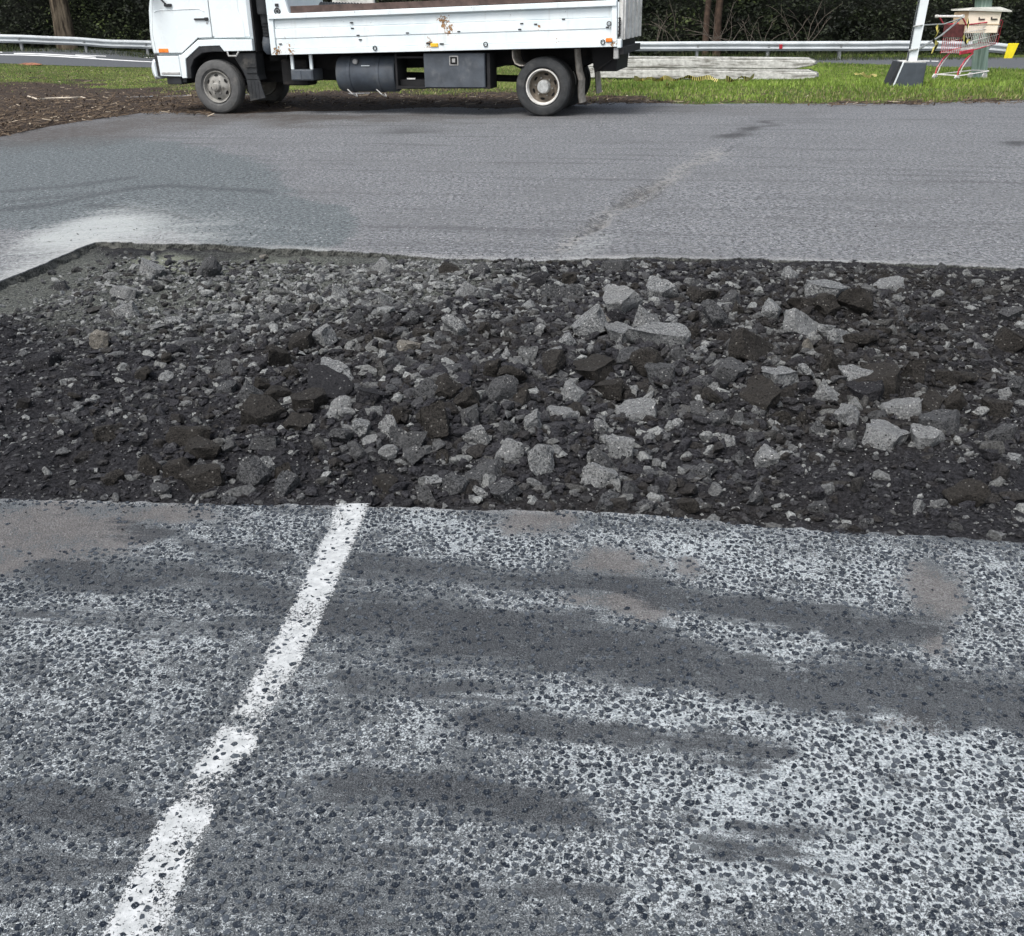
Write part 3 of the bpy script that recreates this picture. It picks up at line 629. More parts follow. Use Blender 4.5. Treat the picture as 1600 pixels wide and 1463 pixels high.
def rubble_mat(name, lo, hi, face, speck, use_attr=False):
    m = Mat(name, 0.93, 0.18); co = m.pos() if use_attr else m.obj()
    nF = m.noise(m.pos(), 95, 4, 0.68); nM = m.noise(m.pos(), 20, 3, 0.6); nG = m.noise(m.pos(), 260, 2, 0.6)
    nG2 = m.noise(m.pos(), 180, 3, 0.7)
    c = m.mix(m.ss(m.ma('ADD', m.ma('MULTIPLY', nF, 0.5), m.ma('MULTIPLY', nG2, 0.5)), 0.40, 0.60), lo, hi)
    rn_ = m.attr('tone') if use_attr else m.rnd()
    c = m.mix(m.ss(rn_, 0.0, 1.0, 0.0, 0.45), c, face)
    v = m.n('TexVoronoi', None, Vector=m.pos(), Scale=85.0); sel = m.n('SeparateColor', None, Color=v.outputs['Color']).outputs[0]
    c = m.mix(m.ma('MULTIPLY', m.ss(v.outputs['Distance'], 0.36, 0.2), m.ma('GREATER_THAN', sel, 0.86)), c, speck)
    c = m.mix(m.ma('MULTIPLY', m.ss(v.outputs['Distance'], 0.36, 0.2), m.ma('LESS_THAN', sel, 0.16)), c, tuple(q*0.35 for q in lo))
    m.color(c); m.bump(m.ma('ADD', m.ma('MULTIPLY', nF, 0.8), m.ma('MULTIPLY', nG2, 0.6)), 1.0, 0.022)
    return m.m
RM = {'P': rubble_mat('pale_asphalt_face', (0.066, 0.070, 0.071), (0.31, 0.318, 0.315), (0.21, 0.215, 0.213), (0.50, 0.50, 0.49)),
      'M': rubble_mat('grey_asphalt', (0.022, 0.023, 0.025), (0.115, 0.118, 0.12), (0.085, 0.086, 0.086), (0.32, 0.32, 0.31)),
      'B': rubble_mat('brown_asphalt', (0.013, 0.012, 0.011), (0.050, 0.046, 0.041), (0.036, 0.033, 0.029), (0.15, 0.145, 0.135)),
      'D': rubble_mat('black_asphalt', (0.011, 0.011, 0.013), (0.042, 0.042, 0.045), (0.03, 0.03, 0.032), (0.2, 0.2, 0.2)),
      'T': rubble_mat('sandy_stone', (0.12, 0.112, 0.095), (0.25, 0.235, 0.205), (0.20, 0.187, 0.16), (0.40, 0.385, 0.36))}

# (x, y, width in photo pixels, tone, kind: s slab, r rock, optional tilt towards the viewer)
CH_LIST = """199 463 38 P s;202 490 46 P s;337 498 33 P r;155 537 30 T r;288 540 42 M r;270 503 22 P r;98 449 30 M s;410 401 15 T s;233 424 42 P s;324 421 32 M r;366 527 22 M r;500 527 38 P s;
472 539 46 B s;439 566 45 B r;456 584 30 B r;408 603 30 B r;427 616 38 B r;476 630 52 B s;391 638 35 B r;402 652 70 B s;466 658 42 B s;304 680 60 B s;327 704 45 B r;240 731 33 B r;270 733 39 B r;324 751 66 B s;
172 674 36 B r;418 690 46 M s;418 728 30 P r;445 734 30 B r;402 746 50 M r;442 763 40 M r;354 778 28 M s;358 695 25 M r;337 722 18 M r;307 719 20 M r;354 582 33 M r;354 604 36 M s;516 589 52 P s;506 606 72 D s;530 647 33 P r;537 674 28 M r;67 572 36 D r;388 620 36 M r;
591 422 31 P r;699 422 28 B r;786 441 23 P r;749 429 25 M r;812 411 20 B r;856 407 10 B r;891 434 31 B r;837 434 30 D r;1026 466 54 P s;965 481 62 P s;722 454 28 P r;760 458 38 P s;824 483 29 P r;918 513 57 P s;933 507 28 T r;957 498 28 D r;1008 503 40 P r;970 522 54 P s;1019 531 78 P s;888 529 30 P r;
935 566 70 B s;979 557 45 M r;1016 569 49 B r;824 556 36 P r;862 569 42 B r;714 517 36 P r;760 512 28 B r;665 522 26 B r;640 544 24 T r;824 517 22 M r;716 576 33 M r;614 569 26 M r;648 567 20 M r;766 579 30 B r;800 589 36 B r;780 610 43 M r;815 611 33 B r;699 610 49 B r;729 621 42 B r;658 613 36 M r;621 633 43 B r;658 637 23 B r;684 642 52 B r;732 643 38 M r;
896 616 41 P r;900 632 33 B r;945 606 46 B s;1006 637 60 P s;1043 643 26 M r;883 648 41 P s;938 662 29 P r;830 662 33 P r;797 670 31 M r;746 674 42 P s;567 660 33 P r;606 662 39 P r;646 670 33 M r;572 620 46 D s;542 594 28 P r;542 643 26 P r;611 704 31 P r;643 711 33 M r;788 711 39 P r;842 723 46 P r;972 702 47 P s;945 724 36 M r;942 746 46 P s;716 758 39 M r;608 753 43 B s;766 728 55 M s;790 767 48 M s;947 780 41 M s;753 768 20 P r;665 775 30 M r;898 458 30 M r;874 461 52 M s;969 421 40 M s;1036 583 52 M s;
1234 434 28 P r;1278 459 60 P s;1257 473 36 B r;1295 485 39 B r;1337 478 52 B r;1097 471 37 B r;1139 468 32 M s;1202 490 37 P r;1249 507 49 P s;1262 537 18 T r;1306 527 42 P s;1343 529 44 B r;1161 522 36 M r;1397 449 43 P s;1171 549 62 B s;1138 579 52 M s;1219 586 62 P s;1256 596 30 D r;1337 586 40 P r;1289 616 36 P r;1185 620 62 B s;1296 576 33 B r;1384 586 72 B s;1431 586 33 B r;1478 588 33 B r;1507 589 31 B r;1354 620 58 D s;1421 643 60 P s;1327 650 46 P r;1377 679 66 P s;1443 687 52 P s;1478 660 62 M s;1446 630 52 B s;1489 633 36 B r;1529 667 31 D r;1570 684 52 M s;
1198 716 44 P r;1138 684 27 P r;1330 694 26 M r;1308 689 21 M r;1505 778 46 B r;1354 812 21 M r;1492 819 22 M r;1293 664 26 B r;1256 652 23 B r;1219 650 29 B r;1573 535 52 B s;1573 493 36 M s;1072 788 31 B s;1120 500 40 M r;1075 520 34 B r;1060 560 30 M r;1100 600 34 M s;1090 640 26 M r;1560 640 40 B s;1590 600 34 M r;560 500 26 M r;450 480 22 M s;600 470 26 P r;640 500 24 M r;530 460 24 P r;690 480 26 M r"""
HERO = {(1019, 531): 'largest pale grey asphalt slab, cracked beside another, in middle of the rubble',
        (970, 522): 'pale grey slab lying just left of the largest pale slab',
        (918, 513): 'broad pale slab beneath the cream stone, left of the cracked slab pair',
        (933, 507): 'small cream-coloured stone resting on a pale slab near the middle',
        (1026, 466): 'upright square pale grey chunk behind the cracked slab pair',
        (965, 481): 'flat pale slab lying in front of the upright square chunk',
        (1006, 637): 'rounded pale grey chunk lying alone below the cracked slab pair',
        (1198, 716): 'five-sided pale grey chunk alone on dark gravel near the front right',
        (304, 680): 'large flat-topped brown chunk on the left near the front edge',
        (324, 751): 'flat brown slab nearest the front edge on the left',
        (240, 731): 'left one of two rounded brown lumps side by side, front left',
        (270, 733): 'right one of two rounded brown lumps side by side, front left',
        (684, 642): 'notched brown chunk at the front of the brown cluster in the centre',
        (506, 606): 'wide black slab tilted under a pale chunk, left of centre',
        (1262, 537): 'small sandy yellow stone standing upright in the right half',
        (1337, 586): 'upright pale chunk with brown side in the right half',
        (1278, 459): 'pale oblong slab near the far edge in the right half',
        (1377, 679): 'largest pale slab of the cluster at the front right',
        (155, 537): 'tan rounded stone on fine gravel at the far left',
        (856, 407): 'tiny brown lump perched on the rim of the far edge',
        (410, 401): 'pale tan flake lying on dust beside the far wall, left half',
        (1384, 586): 'long brown slab edge running left to right in the right half'}
slabs = []; rocks = []
for k_ in range(10): slabs.append(hull_rock(100+k_, 4, 0.34+0.06*(k_ % 4), True, 9, .012))
for k_ in range(14): rocks.append(hull_rock(200+k_, 4, 0.78+0.08*(k_ % 4), False, 11, .012))
def to_me(bm, name):
    me = bpy.data.meshes.new(name); bm.to_mesh(me); bm.free(); return me
slabs = [to_me(b, 'asphalt_slab_mesh') for b in slabs]; rocks = [to_me(b, 'asphalt_chunk_mesh') for b in rocks]
tinted = {}
def tinted_me(kind, i, tone):
    key = (kind, i, tone)
    if key not in tinted:
        me = (slabs if kind == 's' else rocks)[i].copy(); me.materials.append(RM[tone]); tinted[key] = me
    return tinted[key]
entries = []
for t in CH_LIST.replace('\n', '').split(';'):
    t = t.strip()
    if not t: continue
    q = t.split(); entries.append((float(q[0]), float(q[1]), float(q[2]), q[3], q[4], True))
rr_ = random.Random(31)
tries = 0
while len(entries) < 300 and tries < 20000:
    tries += 1
    x = rr_.uniform(40, 1590); y = rr_.uniform(415, 800)
    lim = 780 + 0.042*x
    d = math.exp(-((x-900)/520)**2-((y-560)/140)**2) + 0.10 + 0.5*math.exp(-((x-1400)/200)**2-((y-560)/140)**2)
    if y > lim-14 or rr_.random() > d: continue
    wpx = rr_.uniform(17, 30)*(0.62+0.5*(y-400)/400)
    if any(abs(e[0]-x) < 0.45*(e[2]+wpx) and abs(e[1]-y) < 0.30*(e[2]+wpx) for e in entries): continue
    tone_ = rr_.choices('PMBD', (0.22, 0.42, 0.28, 0.08))[0]
    entries.append((x, y, wpx, tone_, rr_.choices('sr', (0.3, 0.7))[0], False))
TN = {'P': 'pale grey', 'M': 'dark grey', 'B': 'brown', 'D': 'black', 'T': 'sandy'}
BANDS = [(0, 455, 'along the far edge'), (455, 515, 'just in front of the far row'), (515, 575, 'behind the middle of the rubble'), (575, 640, 'across the middle of the rubble'), (640, 705, 'in front of the middle'), (705, 2000, 'along the near edge')]
ORD = 'first second third fourth fifth sixth seventh eighth ninth tenth eleventh twelfth thirteenth fourteenth fifteenth sixteenth seventeenth eighteenth nineteenth twentieth'.split()
def ordi(i):
    if i < 20: return ORD[i]
    return {2: 'twenty-', 3: 'thirty-', 4: 'forty-'}[(i+1)//10]+ORD[(i+1) % 10-1] if (i+1) % 10 else {3: 'thirtieth', 4: 'fortieth'}.get((i+1)//10, 'fiftieth')
def band(y): return next(k_ for k_, b in enumerate(BANDS) if b[0] <= y < b[1])
order = {}
for e in sorted(entries, key=lambda e: e[0]):
    order.setdefault((band(e[1]), e[3], e[4]), []).append(e)
for e in entries:
    px, py, wpx, tone_, kind_, hand = e
    r_ = random.Random(int(px*7+py*13))
    z = -0.02
    for _ in range(4):
        p = gp(px, py, z); z = float(bed_z(np.array([p[0]]), np.array([p[1]]))[0]) + 0.02
    dpt = p[1]*FWD[1]+(p[2]-H)*FWD[2]
    wid = wpx*dpt/F*(1.0 if kind_ == 's' else 1.02)
    me = tinted_me(kind_, r_.randrange(10 if kind_ == 's' else 14), tone_)
    o = link('flat_asphalt_chunk' if kind_ == 's' else ('loose_stone' if tone_ == 'T' else 'asphalt_chunk'), me)
    s_ = wid
    o.scale = (s_, s_*r_.uniform(0.85, 1.15), s_*r_.uniform(0.85, 1.25))
    tl = r_.uniform(0.05, 0.5) if kind_ == 's' else r_.uniform(-.4, 0.7)
    o.rotation_euler = (tl*r_.uniform(0.1, 1.0), r_.uniform(-.4, .4), r_.uniform(-0.6, 0.6) + (PI if r_.random() < .5 else 0))
    o.location = (p[0], p[1], z-0.02 + s_*(0.12 if kind_ == 's' else 0.20))
    b_ = band(py); lst = order[(b_, tone_, kind_)]; i = lst.index(e)
    noun = 'flat asphalt slab' if kind_ == 's' else ('stone' if tone_ == 'T' else 'asphalt chunk')
    if (px, py) in HERO: lb = HERO[(px, py)]
    elif len(lst) == 1: lb = f'only {TN[tone_]} {noun} {BANDS[b_][2]}'
    else: lb = f'{ordi(i)} {TN[tone_]} {noun} from the left {BANDS[b_][2]}'
    tag(o, lb, 'rubble', 'broken asphalt pieces in the trench')

# smaller rubble: uncountable, one mesh
def in_trench(n, seed):
    r_ = np.random.default_rng(seed)
    x = r_.uniform(-3.8, 5.6, n); t = r_.uniform(0.005, 0.985, n)
    y = near_line(x)+(far_line(x)-near_line(x))*t
    ok = (x > left_line(y)+0.10) & (np.abs(x) < 1.6+0.62*y)
    return x[ok], y[ok], t[ok], r_
tm = [rock_arrays(300+i, sub=1, flat=0.7, cuts=5, rough=.22) for i in range(10)]; tms = []
for i in range(8):                                           # grit: eight-faced crumbs
    g8 = np.random.default_rng(330+i); o8 = np.array([(1, 0, 0), (-1, 0, 0), (0, 1, 0), (0, -1, 0), (0, 0, 1), (0, 0, -1)])*g8.uniform(.35, .62, (6, 1))+g8.uniform(-.16, .16, (6, 3))
    tms.append((o8*[1, 1, .75], np.array([(0, 2, 4), (2, 1, 4), (1, 3, 4), (3, 0, 4), (2, 0, 5), (1, 2, 5), (3, 1, 5), (0, 3, 5)])))
tmm = [rock_arrays(360+i, sub=2, flat=(0.5, .75)[i % 2], slab=(i % 3 == 0), cuts=9, rough=.06) for i in range(14)]
x, y, t, r_ = in_trench(36000, 19)
px, py = projv(x, y, x*0)
den = 0.05 + 0.62*np.exp(-((px-880)/520)**2-((py-580)/150)**2) + 0.3*np.exp(-((px-1450)/240)**2-((py-600)/140)**2) + .10*np.exp(-((px-640)/360)**2-((py-440)/40)**2)
kp = (r_.random(len(x)) < den*(.3+1.4*fbm(x*2, y*2, 2, 103))) & (t < .965) & (t > .02); x, y, px, py = x[kp], y[kp], px[kp], py[kp]; n = len(x)
sz = 0.020+0.046*r_.random(n)**2.6
V, Fc, rep = scatter(tmm, np.stack([x, y, bed_z(x, y)+sz*.14], -1), np.stack([sz*r_.uniform(.8, 1.4, n), sz*r_.uniform(.7, 1.1, n), sz*r_.uniform(.7, 1.15, n)], -1), r_.uniform(0, 6.28, n), r_.uniform(0, .6, n), r_.uniform(0, 6.28, n))
g_, p_, b_ = bed_masks(x, y)
MID = (V, Fc, np.clip(.04+.25*g_+.72*r_.random(n)**2.4, 0, .85)[rep], np.clip((r_.random(n) < .45)*.9+.3*b_, 0, 1)[rep])
x, y, t, r_ = in_trench(57000, 21)
px, py = projv(x, y, x*0)
den = 0.32 + 0.85*np.exp(-((px-850)/620)**2-((py-560)/170)**2) + 0.35*fbm(x*1.5, y*1.5, 3, 101)
keepm = (r_.random(len(x)) < den*0.85) & ((t < 0.94) | (px > 620)) & (x > left_line(y)+0.25+0.2*fbm(x*3, y*3, 2, 5))
x, y, px, py = x[keepm], y[keepm], px[keepm], py[keepm]
n = len(x); big = np.exp(-((px-850)/560)**2-((py-580)/170)**2)
sz = 0.009 + (0.020+0.030*big)*r_.random(n)**3.0 + 0.008*r_.random(n)
size = np.stack([sz*r_.uniform(.8, 1.4, n), sz*r_.uniform(.7, 1.2, n), sz*r_.uniform(.55, 1.1, n)], -1)
pos = np.stack([x, y, bed_z(x, y)+sz*0.16], -1)
V, Fc, rep = scatter(tm, pos, size, r_.uniform(0, 6.28, n), r_.uniform(0, .6, n), r_.uniform(0, 6.28, n))
g_, p_, b_ = bed_masks(x, y)
tn = np.clip(0.08 + 0.48*g_*r_.uniform(.3, 1.2, n) + 0.55*r_.random(n)**2.5 + 0.7*r_.random(n)*(r_.random(n) > 0.90), 0, 1.0)
m = Mat('small_rubble', 0.95, 0.15); ta = m.attr('tone'); tb = m.attr('brown'); nF = m.noise(m.pos(), 120, 4, 0.65)
c = m.mix(m.ss(nF, 0.3, 0.7), (0.008, 0.008, 0.010), (0.044, 0.044, 0.048))
c = m.mix(m.ma('MULTIPLY', tb, 0.8), c, m.mix(m.ss(nF, 0.3, 0.7), (0.010, 0.009, 0.008), (0.036, 0.033, 0.029)))
c = m.mix(m.ss(ta, 0.15, 1.0, 0, 0.95), c, m.mix(m.ss(nF, 0.3, 0.7), (0.11, 0.115, 0.112), (0.33, 0.34, 0.33)))
m.color(c); m.bump(nF, 0.9, 0.010); MAT_SMALL = m.m
tag(link('medium_rubble', np_mesh('medium_rubble', MID[0], MID[1], {'tone': MID[2], 'brown': MID[3]}, MAT_SMALL)), 'many broken asphalt lumps heaped between the larger chunks', 'rubble', kind='stuff')
bs = np.clip(b_*0.8+0.5*(r_.random(n) < .25), 0, 1)
tag(link('small_rubble', np_mesh('small_rubble', V, Fc, {'tone': tn[rep], 'brown': bs[rep]}, MAT_SMALL)), 'loose small asphalt fragments covering the trench', 'rubble', kind='stuff')
x, y, t, r_ = in_trench(90000, 23)
px, py = projv(x, y, x*0)
keepm = (r_.random(len(x)) < 0.35+0.65*np.clip((py-380)/300, 0, 1)) & ((t < 0.965) | (px > 500)) & (t > 0.012)
x, y = x[keepm], y[keepm]; n = len(x)
sz = 0.004+0.008*r_.random(n)**2
size = np.stack([sz*r_.uniform(.8, 1.4, n), sz*r_.uniform(.7, 1.2, n), sz*r_.uniform(.6, 1.1, n)], -1)
pos = np.stack([x, y, bed_z(x, y)+sz*0.2], -1)
V, Fc, rep = scatter(tms, pos, size, r_.uniform(0, 6.28, n), r_.uniform(0, .6, n), r_.uniform(0, 6.28, n))
g_, p_, b_ = bed_masks(x, y)
tn = np.clip(0.06 + 0.45*g_*r_.uniform(.2, 1.2, n) + 0.50*r_.random(n)**2.5 + 0.9*r_.random(n)*(r_.random(n) > 0.88), 0, 1.0)
tag(link('gravel', np_mesh('gravel', V, Fc, {'tone': tn[rep], 'brown': np.clip(b_*.8, 0, 1)[rep]}, MAT_SMALL)), 'fine loose gravel and grit in the trench', 'gravel', kind='stuff')
# loose grit swept onto the asphalt round the trench
r_ = np.random.default_rng(77); n = 3200
x = r_.uniform(-3.6, 4.2, n); s_ = r_.random(n) < 0.4
y = np.where(s_, far_line(x)+0.01+r_.exponential(0.55, n), near_line(x)-0.004-r_.exponential(0.045, n))
ok = (y < 14) & (y > 1.0); x, y, s_ = x[ok], y[ok], s_[ok]; n = len(x)
sz = 0.003+0.009*r_.random(n)**3*np.where(s_, 1.4, .8)
V, Fc, rep = scatter(tms, np.stack([x, y, np.where(s_, 0.006, 0.004)+sz*0.1], -1), np.stack([sz, sz*.9, sz*.8], -1), r_.uniform(0, 6.28, n), r_.uniform(0, .6, n), r_.uniform(0, 6.28, n))
tn = np.where(s_ & (r_.random(n) < .8), r_.uniform(.5, 1, n), r_.uniform(.05, .5, n))
tag(link('scattered_grit', np_mesh('scattered_grit', V, Fc, {'tone': tn[rep], 'brown': (0*tn)[rep]}, MAT_SMALL)), 'loose grit scattered on the asphalt beside the trench', 'gravel', kind='stuff')
# crumbs along the crack in the yard
n = 420; tc = r_.random(n); cpts = np.array([gp(*q)[:2] for q in [(880, 385), (915, 362), (960, 325), (1010, 303), (1045, 282), (1080, 258), (1120, 242)]])
seg = tc*(len(cpts)-1.001); i0 = seg.astype(int); fr = seg-i0
xy = cpts[i0]*(1-fr[:, None])+cpts[i0+1]*fr[:, None]+r_.normal(0, 0.085, (n, 2))
sz = 0.006+0.02*r_.random(n)**3
zc, _ = yard_z(xy[:, 0], xy[:, 1])
V, Fc, rep = scatter(tms, np.stack([xy[:, 0], xy[:, 1], zc+sz*.15], -1), np.stack([sz, sz*.9, sz*.6], -1), r_.uniform(0, 6.28, n), r_.uniform(0, .4, n), r_.uniform(0, 6.28, n))
tag(link('crack_crumbs', np_mesh('crack_crumbs', V, Fc, {'tone': r_.uniform(.55, 1, n)[rep], 'brown': r_.uniform(0, .3, n)[rep]}, MAT_SMALL)), 'crumbled asphalt lying along the crack in the far asphalt', 'gravel', kind='stuff')

# ================================================================== TRUCK
def tray_paint():
    m = Mat('tray_paint', 0.5, 0.4); co = m.obj()
    n1 = m.noise(co, 3, 5, 0.6); n2 = m.noise(co, 26, 5, 0.7); n3 = m.noise(m.scale(co, (11, 11, 1.6)), 1.0, 4, 0.6)
    c = m.mix(m.ss(n1, 0.3, 0.7), (0.62, 0.69, 0.71), (0.71, 0.76, 0.76))
    c = m.mix(m.ss(n3, 0.56, 0.76, 0, 0.3), c, (0.42, 0.41, 0.37))
    def near(pt, r, lo, hi, sx=1.0):
        d = m.n('VectorMath', {'operation': 'DISTANCE'}, _0=m.scale(co, (sx, 0, 1)), _1=(pt[0]*sx, 0, pt[1])).outputs['Value']
        return m.ss(m.ma('ADD', m.ma('MULTIPLY', d, -1/r), m.ma('MULTIPLY', n2, 2.6)), lo, hi)
    rust = m.mix(m.ss(n2, 0.4, 0.65), (0.05, 0.028, 0.015), (0.30, 0.16, 0.06))
    for pt, r, lo in [((3.84, 1.29), 0.20, 0.98), ((3.93, 1.18), 0.20, 1.05), ((1.20, 0.90), 0.13, 0.85), ((1.42, 0.92), 0.24, 1.15), ((5.25, 1.22), .12, 1.15), ((3.6, 1.0), .16, 1.0), ((6.3, .99), .15, 1.05), ((5.5, 1.0), .2, 1.3)]:
        c = m.mix(near(pt, r, lo, lo+0.12), c, rust)
    c = m.mix(m.ss(m.noise(co, 13, 6, 0.75), 0.665, 0.69, 0, 0.8), c, (0.10, 0.07, 0.05))
    m.color(c); m.bump(n1, 0.15, 0.01); return m.m
W_CAB = plain('cab_white', (0.68, 0.74, 0.75), 0.28, 0.02, 2.0, 0.5, dirt_shade=(0.50, 0.52, 0.49), dirt_amt=0.3)
W_TRAY = tray_paint()
BLACK = plain('black_plastic', (0.022, 0.024, 0.026), 0.55, 0.3, 6, dirt_shade=(0.09, 0.085, 0.075), dirt_amt=0.5)
SEAM = plain('seam_shadow', (0.05, 0.05, 0.052), 0.8)
CHAS = plain('chassis_black', (0.014, 0.014, 0.015), 0.8, 0.4, 5, dirt_shade=(0.05, 0.042, 0.034), dirt_amt=0.4)
TYRE = plain('tyre_rubber', (0.036, 0.038, 0.039), 0.85, 0.25, 9, dirt_shade=(0.085, 0.083, 0.078), dirt_amt=0.6)
TYREF = plain('dusty_tyre_rubber', (0.085, 0.086, 0.085), 0.9, 0.2, 9, dirt_shade=(0.14, 0.135, 0.125), dirt_amt=0.6)
RIMF = plain('dusty_steel', (0.25, 0.245, 0.225), 0.6, 0.2, 12, 0.4, dirt_shade=(0.10, 0.085, 0.065), dirt_amt=0.6)
RIMR = plain('pale_rim_paint', (0.58, 0.575, 0.54), 0.5, 0.12, 12, 0.4, dirt_shade=(0.24, 0.20, 0.15), dirt_amt=0.6)
DISH = plain('brown_dusty_steel', (0.17, 0.145, 0.115), 0.8, 0.3, 14, dirt_shade=(0.06, 0.048, 0.036), dirt_amt=0.6)
HUBG = plain('hub_grey', (0.36, 0.37, 0.36), 0.5, 0.2, 30, dirt_shade=(0.15, 0.14, 0.12))
HOLE = plain('hole_dark', (0.01, 0.01, 0.01), 0.9)
BLUEG = plain('tank_blue_grey', (0.062, 0.075, 0.092), 0.5, 0.25, 4, 0.4, dirt_shade=(0.12, 0.125, 0.125), dirt_amt=0.75)
BOXG = plain('toolbox_slate', (0.060, 0.070, 0.082), 0.5, 0.2, 5, 0.4, dirt_shade=(0.14, 0.145, 0.15), dirt_amt=0.55)
ORNG = plain('orange_lens', (0.75, 0.20, 0.03), 0.25, 0.15, 20, 0.5)
YELL = plain('yellow_lens', (0.70, 0.42, 0.03), 0.3, 0.2, 20, 0.5)
FLAP = plain('mud_crusted_flap', (0.36, 0.33, 0.285), 0.9, 0.25, 14, dirt_shade=(0.16, 0.14, 0.115), dirt_amt=0.7, bump=0.4)
TIMB = plain('timber_brown', (0.075, 0.052, 0.045), 0.85, 0.35, 7, bump=0.4, bscale=30)
GLASS = plain('dark_glass', (0.02, 0.025, 0.03), 0.08, 0.1, 3, 0.5)
WEATH = plain('weathered_white', (0.60, 0.60, 0.57), 0.8, 0.15, 9, dirt_shade=(0.22, 0.21, 0.19), dirt_amt=0.85)
STEEL = plain('bare_steel', (0.30, 0.30, 0.29), 0.5, 0.2, 18, 0.5)

fa, fb_ = gp(338, 178), gp(847, 183); dv = fb_-fa; yaw = math.atan2(dv[1], dv[0])
T = thing('flatbed_truck', 'white flatbed truck with rusty dropside tray parked along the grass', 'truck', (fa[0], fa[1], 0.0), yaw)
WB = float(np.linalg.norm(dv))
# cab
cabP = [(-.97, .86), (-.46, .86), (-.15, 1.075), (.12, 1.082), (.77, 1.082), (.775, 2.30), (.72, 2.42), (-.25, 2.46), (-.55, 2.36), (-.88, 1.72), (-.945, 1.5), (-.985, 1.2), (-.995, 1.0)]
MB().prism(cabP, 0.0, 1.88, 0.045).build('cab', W_CAB, T, 40)
gap = [(-.90, .885), (-.445, .885), (-.135, 1.098), (.115, 1.104), (.122, 2.32), (-.50, 2.31), (-.80, 1.70), (-.86, 1.5), (-.915, 1.15)]
MB().prism(gap, -0.003, 0.03).build('door_seam', SEAM, T)
cx_, cz_ = -.4, 1.5
dp = [(a + (cx_-a)*0.012, b + (cz_-b)*0.009) for a, b in gap]
door = MB().prism(dp, -0.012, 0.03, 0.006).build('door', W_CAB, T)
MB().prism([(-.74, 1.70), (.07, 1.70), (.07, 2.24), (-.46, 2.24)], -0.016, 0.0).build('side_window', GLASS, door)
MB().tube([(-.82, -.014, 1.465), (-.78, -.014, 1.492), (-.4, -.014, 1.503), (-.05, -.014, 1.512), (.0, -.014, 1.49), (.03, -.014, 1.47)], 0.007, 5).build('pressed_crease', W_CAB, door)
hd = MB().box(-.15, .085, -.035, -.012, 1.352, 1.378, .006).box(.03, .088, -.04, -.012, 1.342, 1.388, .006).build('door_handle', BLACK, door)
MB().lathe([(-.016, .0), (-.016, .014), (-.01, .014)], (.055, 0, 1.305), 10).build('key_lock', STEEL, door)
MB().prism([(.145, 1.10), (.665, 1.105), (.655, 1.32), (.60, 1.46), (.60, 2.25), (.145, 2.25)], -0.006, 0.03, 0.005).build('quarter_panel', W_CAB, T)
MB().box(-.62, -.50, -.05, 0.0, 1.545, 1.585, .008).tube([(-.58, -.03, 1.57), (-.66, -.06, 1.66), (-.78, -.14, 1.80)], 0.013, 6).box(-.90, -.78, -.30, -.08, 1.78, 2.1, .02).build('mirror', BLACK, T)
MB().prism([(-.86, 1.76), (-.90, 1.70), (-.58, 2.34), (-.55, 2.31)], 0.15, 1.73).build('windscreen', GLASS, T)
fend = [(-.505, .86), (-.46, .862), (-.14, 1.072), (.13, 1.079), (.775, 1.074), (.772, .915), (.285, .908), (.22, .99), (-.13, .98), (-.395, .80), (-.415, .525), (-.50, .525)]
MB().prism(fend, -0.022, 0.35, 0.008).build('fender', W_CAB, T)
MB().prism([(.275, .905), (.215, .982), (-.125, .972), (-.385, .795), (-.405, .52), (-.345, .52), (-.325, .68), (-.25, .80), (-.10, .885), (.10, .905)], -0.014, 0.40, 0.008).build('wheel_arch_liner', BLACK, T)
MB().prism([(.2, .95), (-.12, .94), (-.36, .76), (-.36, .5), (.5, .5), (.5, .9)], 0.30, 0.42).build('inner_arch', CHAS, T)
MB().prism([(-.885, .555), (-.515, .545), (-.515, .85), (-.895, .85)], -0.010, 0.20, 0.01).build('bumper_side', W_CAB, T)
MB().box(-.86, -.53, -.016, 0.02, .575, .612, .006).build('side_lamp', STEEL, T)
bp = MB()
prof = []
for i in range(9):
    t = i/8; prof.append((-1.06+0.05*(t*2-1)**2, .505+t*.29))
bp.prism(prof+[(-.93, .79), (-.925, .515)], -0.0, 1.88, 0.05).build('front_bumper', W_CAB, T, 40)
MB().box(-.96, -.89, .02, 1.86, .56, .87).box(-.80, -.545, 0.02, .5, .43, .56, .01).box(-.56, -.47, .05, .4, .46, .6).build('bumper_underside', BLACK, T)
MB().box(-.846, -.672, -.020, 0.0, .895, .955, .008).build('indicator', ORNG, T)
# intake snorkel behind the cab
MB().lathe([(1.45, .115), (2.35, .115)], (.965, .13, 0), 18, 'z').lathe([(1.42, .0), (1.42, .11), (1.46, .115)], (.965, .13, 0), 18, 'z').lathe([(1.26, .068), (1.45, .078)], (.965, .13, 0), 16, 'z').build('intake_snorkel', BLACK, T, 40)
pb = [(1.11+0.01*i, .082 if i % 2 else .068) for i in range(20)]
MB().lathe(pb, (.98, .13, 0), 16, 'z').build('bellows', BLACK, T)
MB().lathe([(.86, .05), (.92, .095), (1.02, .10), (1.11, .075)], (.965, .15, 0), 16, 'z').build('air_box', BLUEG, T, 40)
mm = MB().box(.80, 1.10, .45, 1.6, .75, 1.42).box(.80, .86, .3, 1.7, 1.4, 2.2)
for q in range(9): mm.tube([(.82+.02*(q % 3), .2+.02*q, 1.5-.06*q), (.92, .3, 1.3-.05*q), (.86+.02*q, .4, .9)], .012, 5)
mm.build('engine_rear', CHAS, T)
MB().box(.776, .80, .05, 1.84, .90, 2.30).build('cab_rear_cover', CHAS, T)
MB().tube([(.34, -.02, .905), (.37, -.05, .845), (.50, -.05, .845), (.53, -.02, .905)], .014, 6).build('grab_step', STEEL, T)
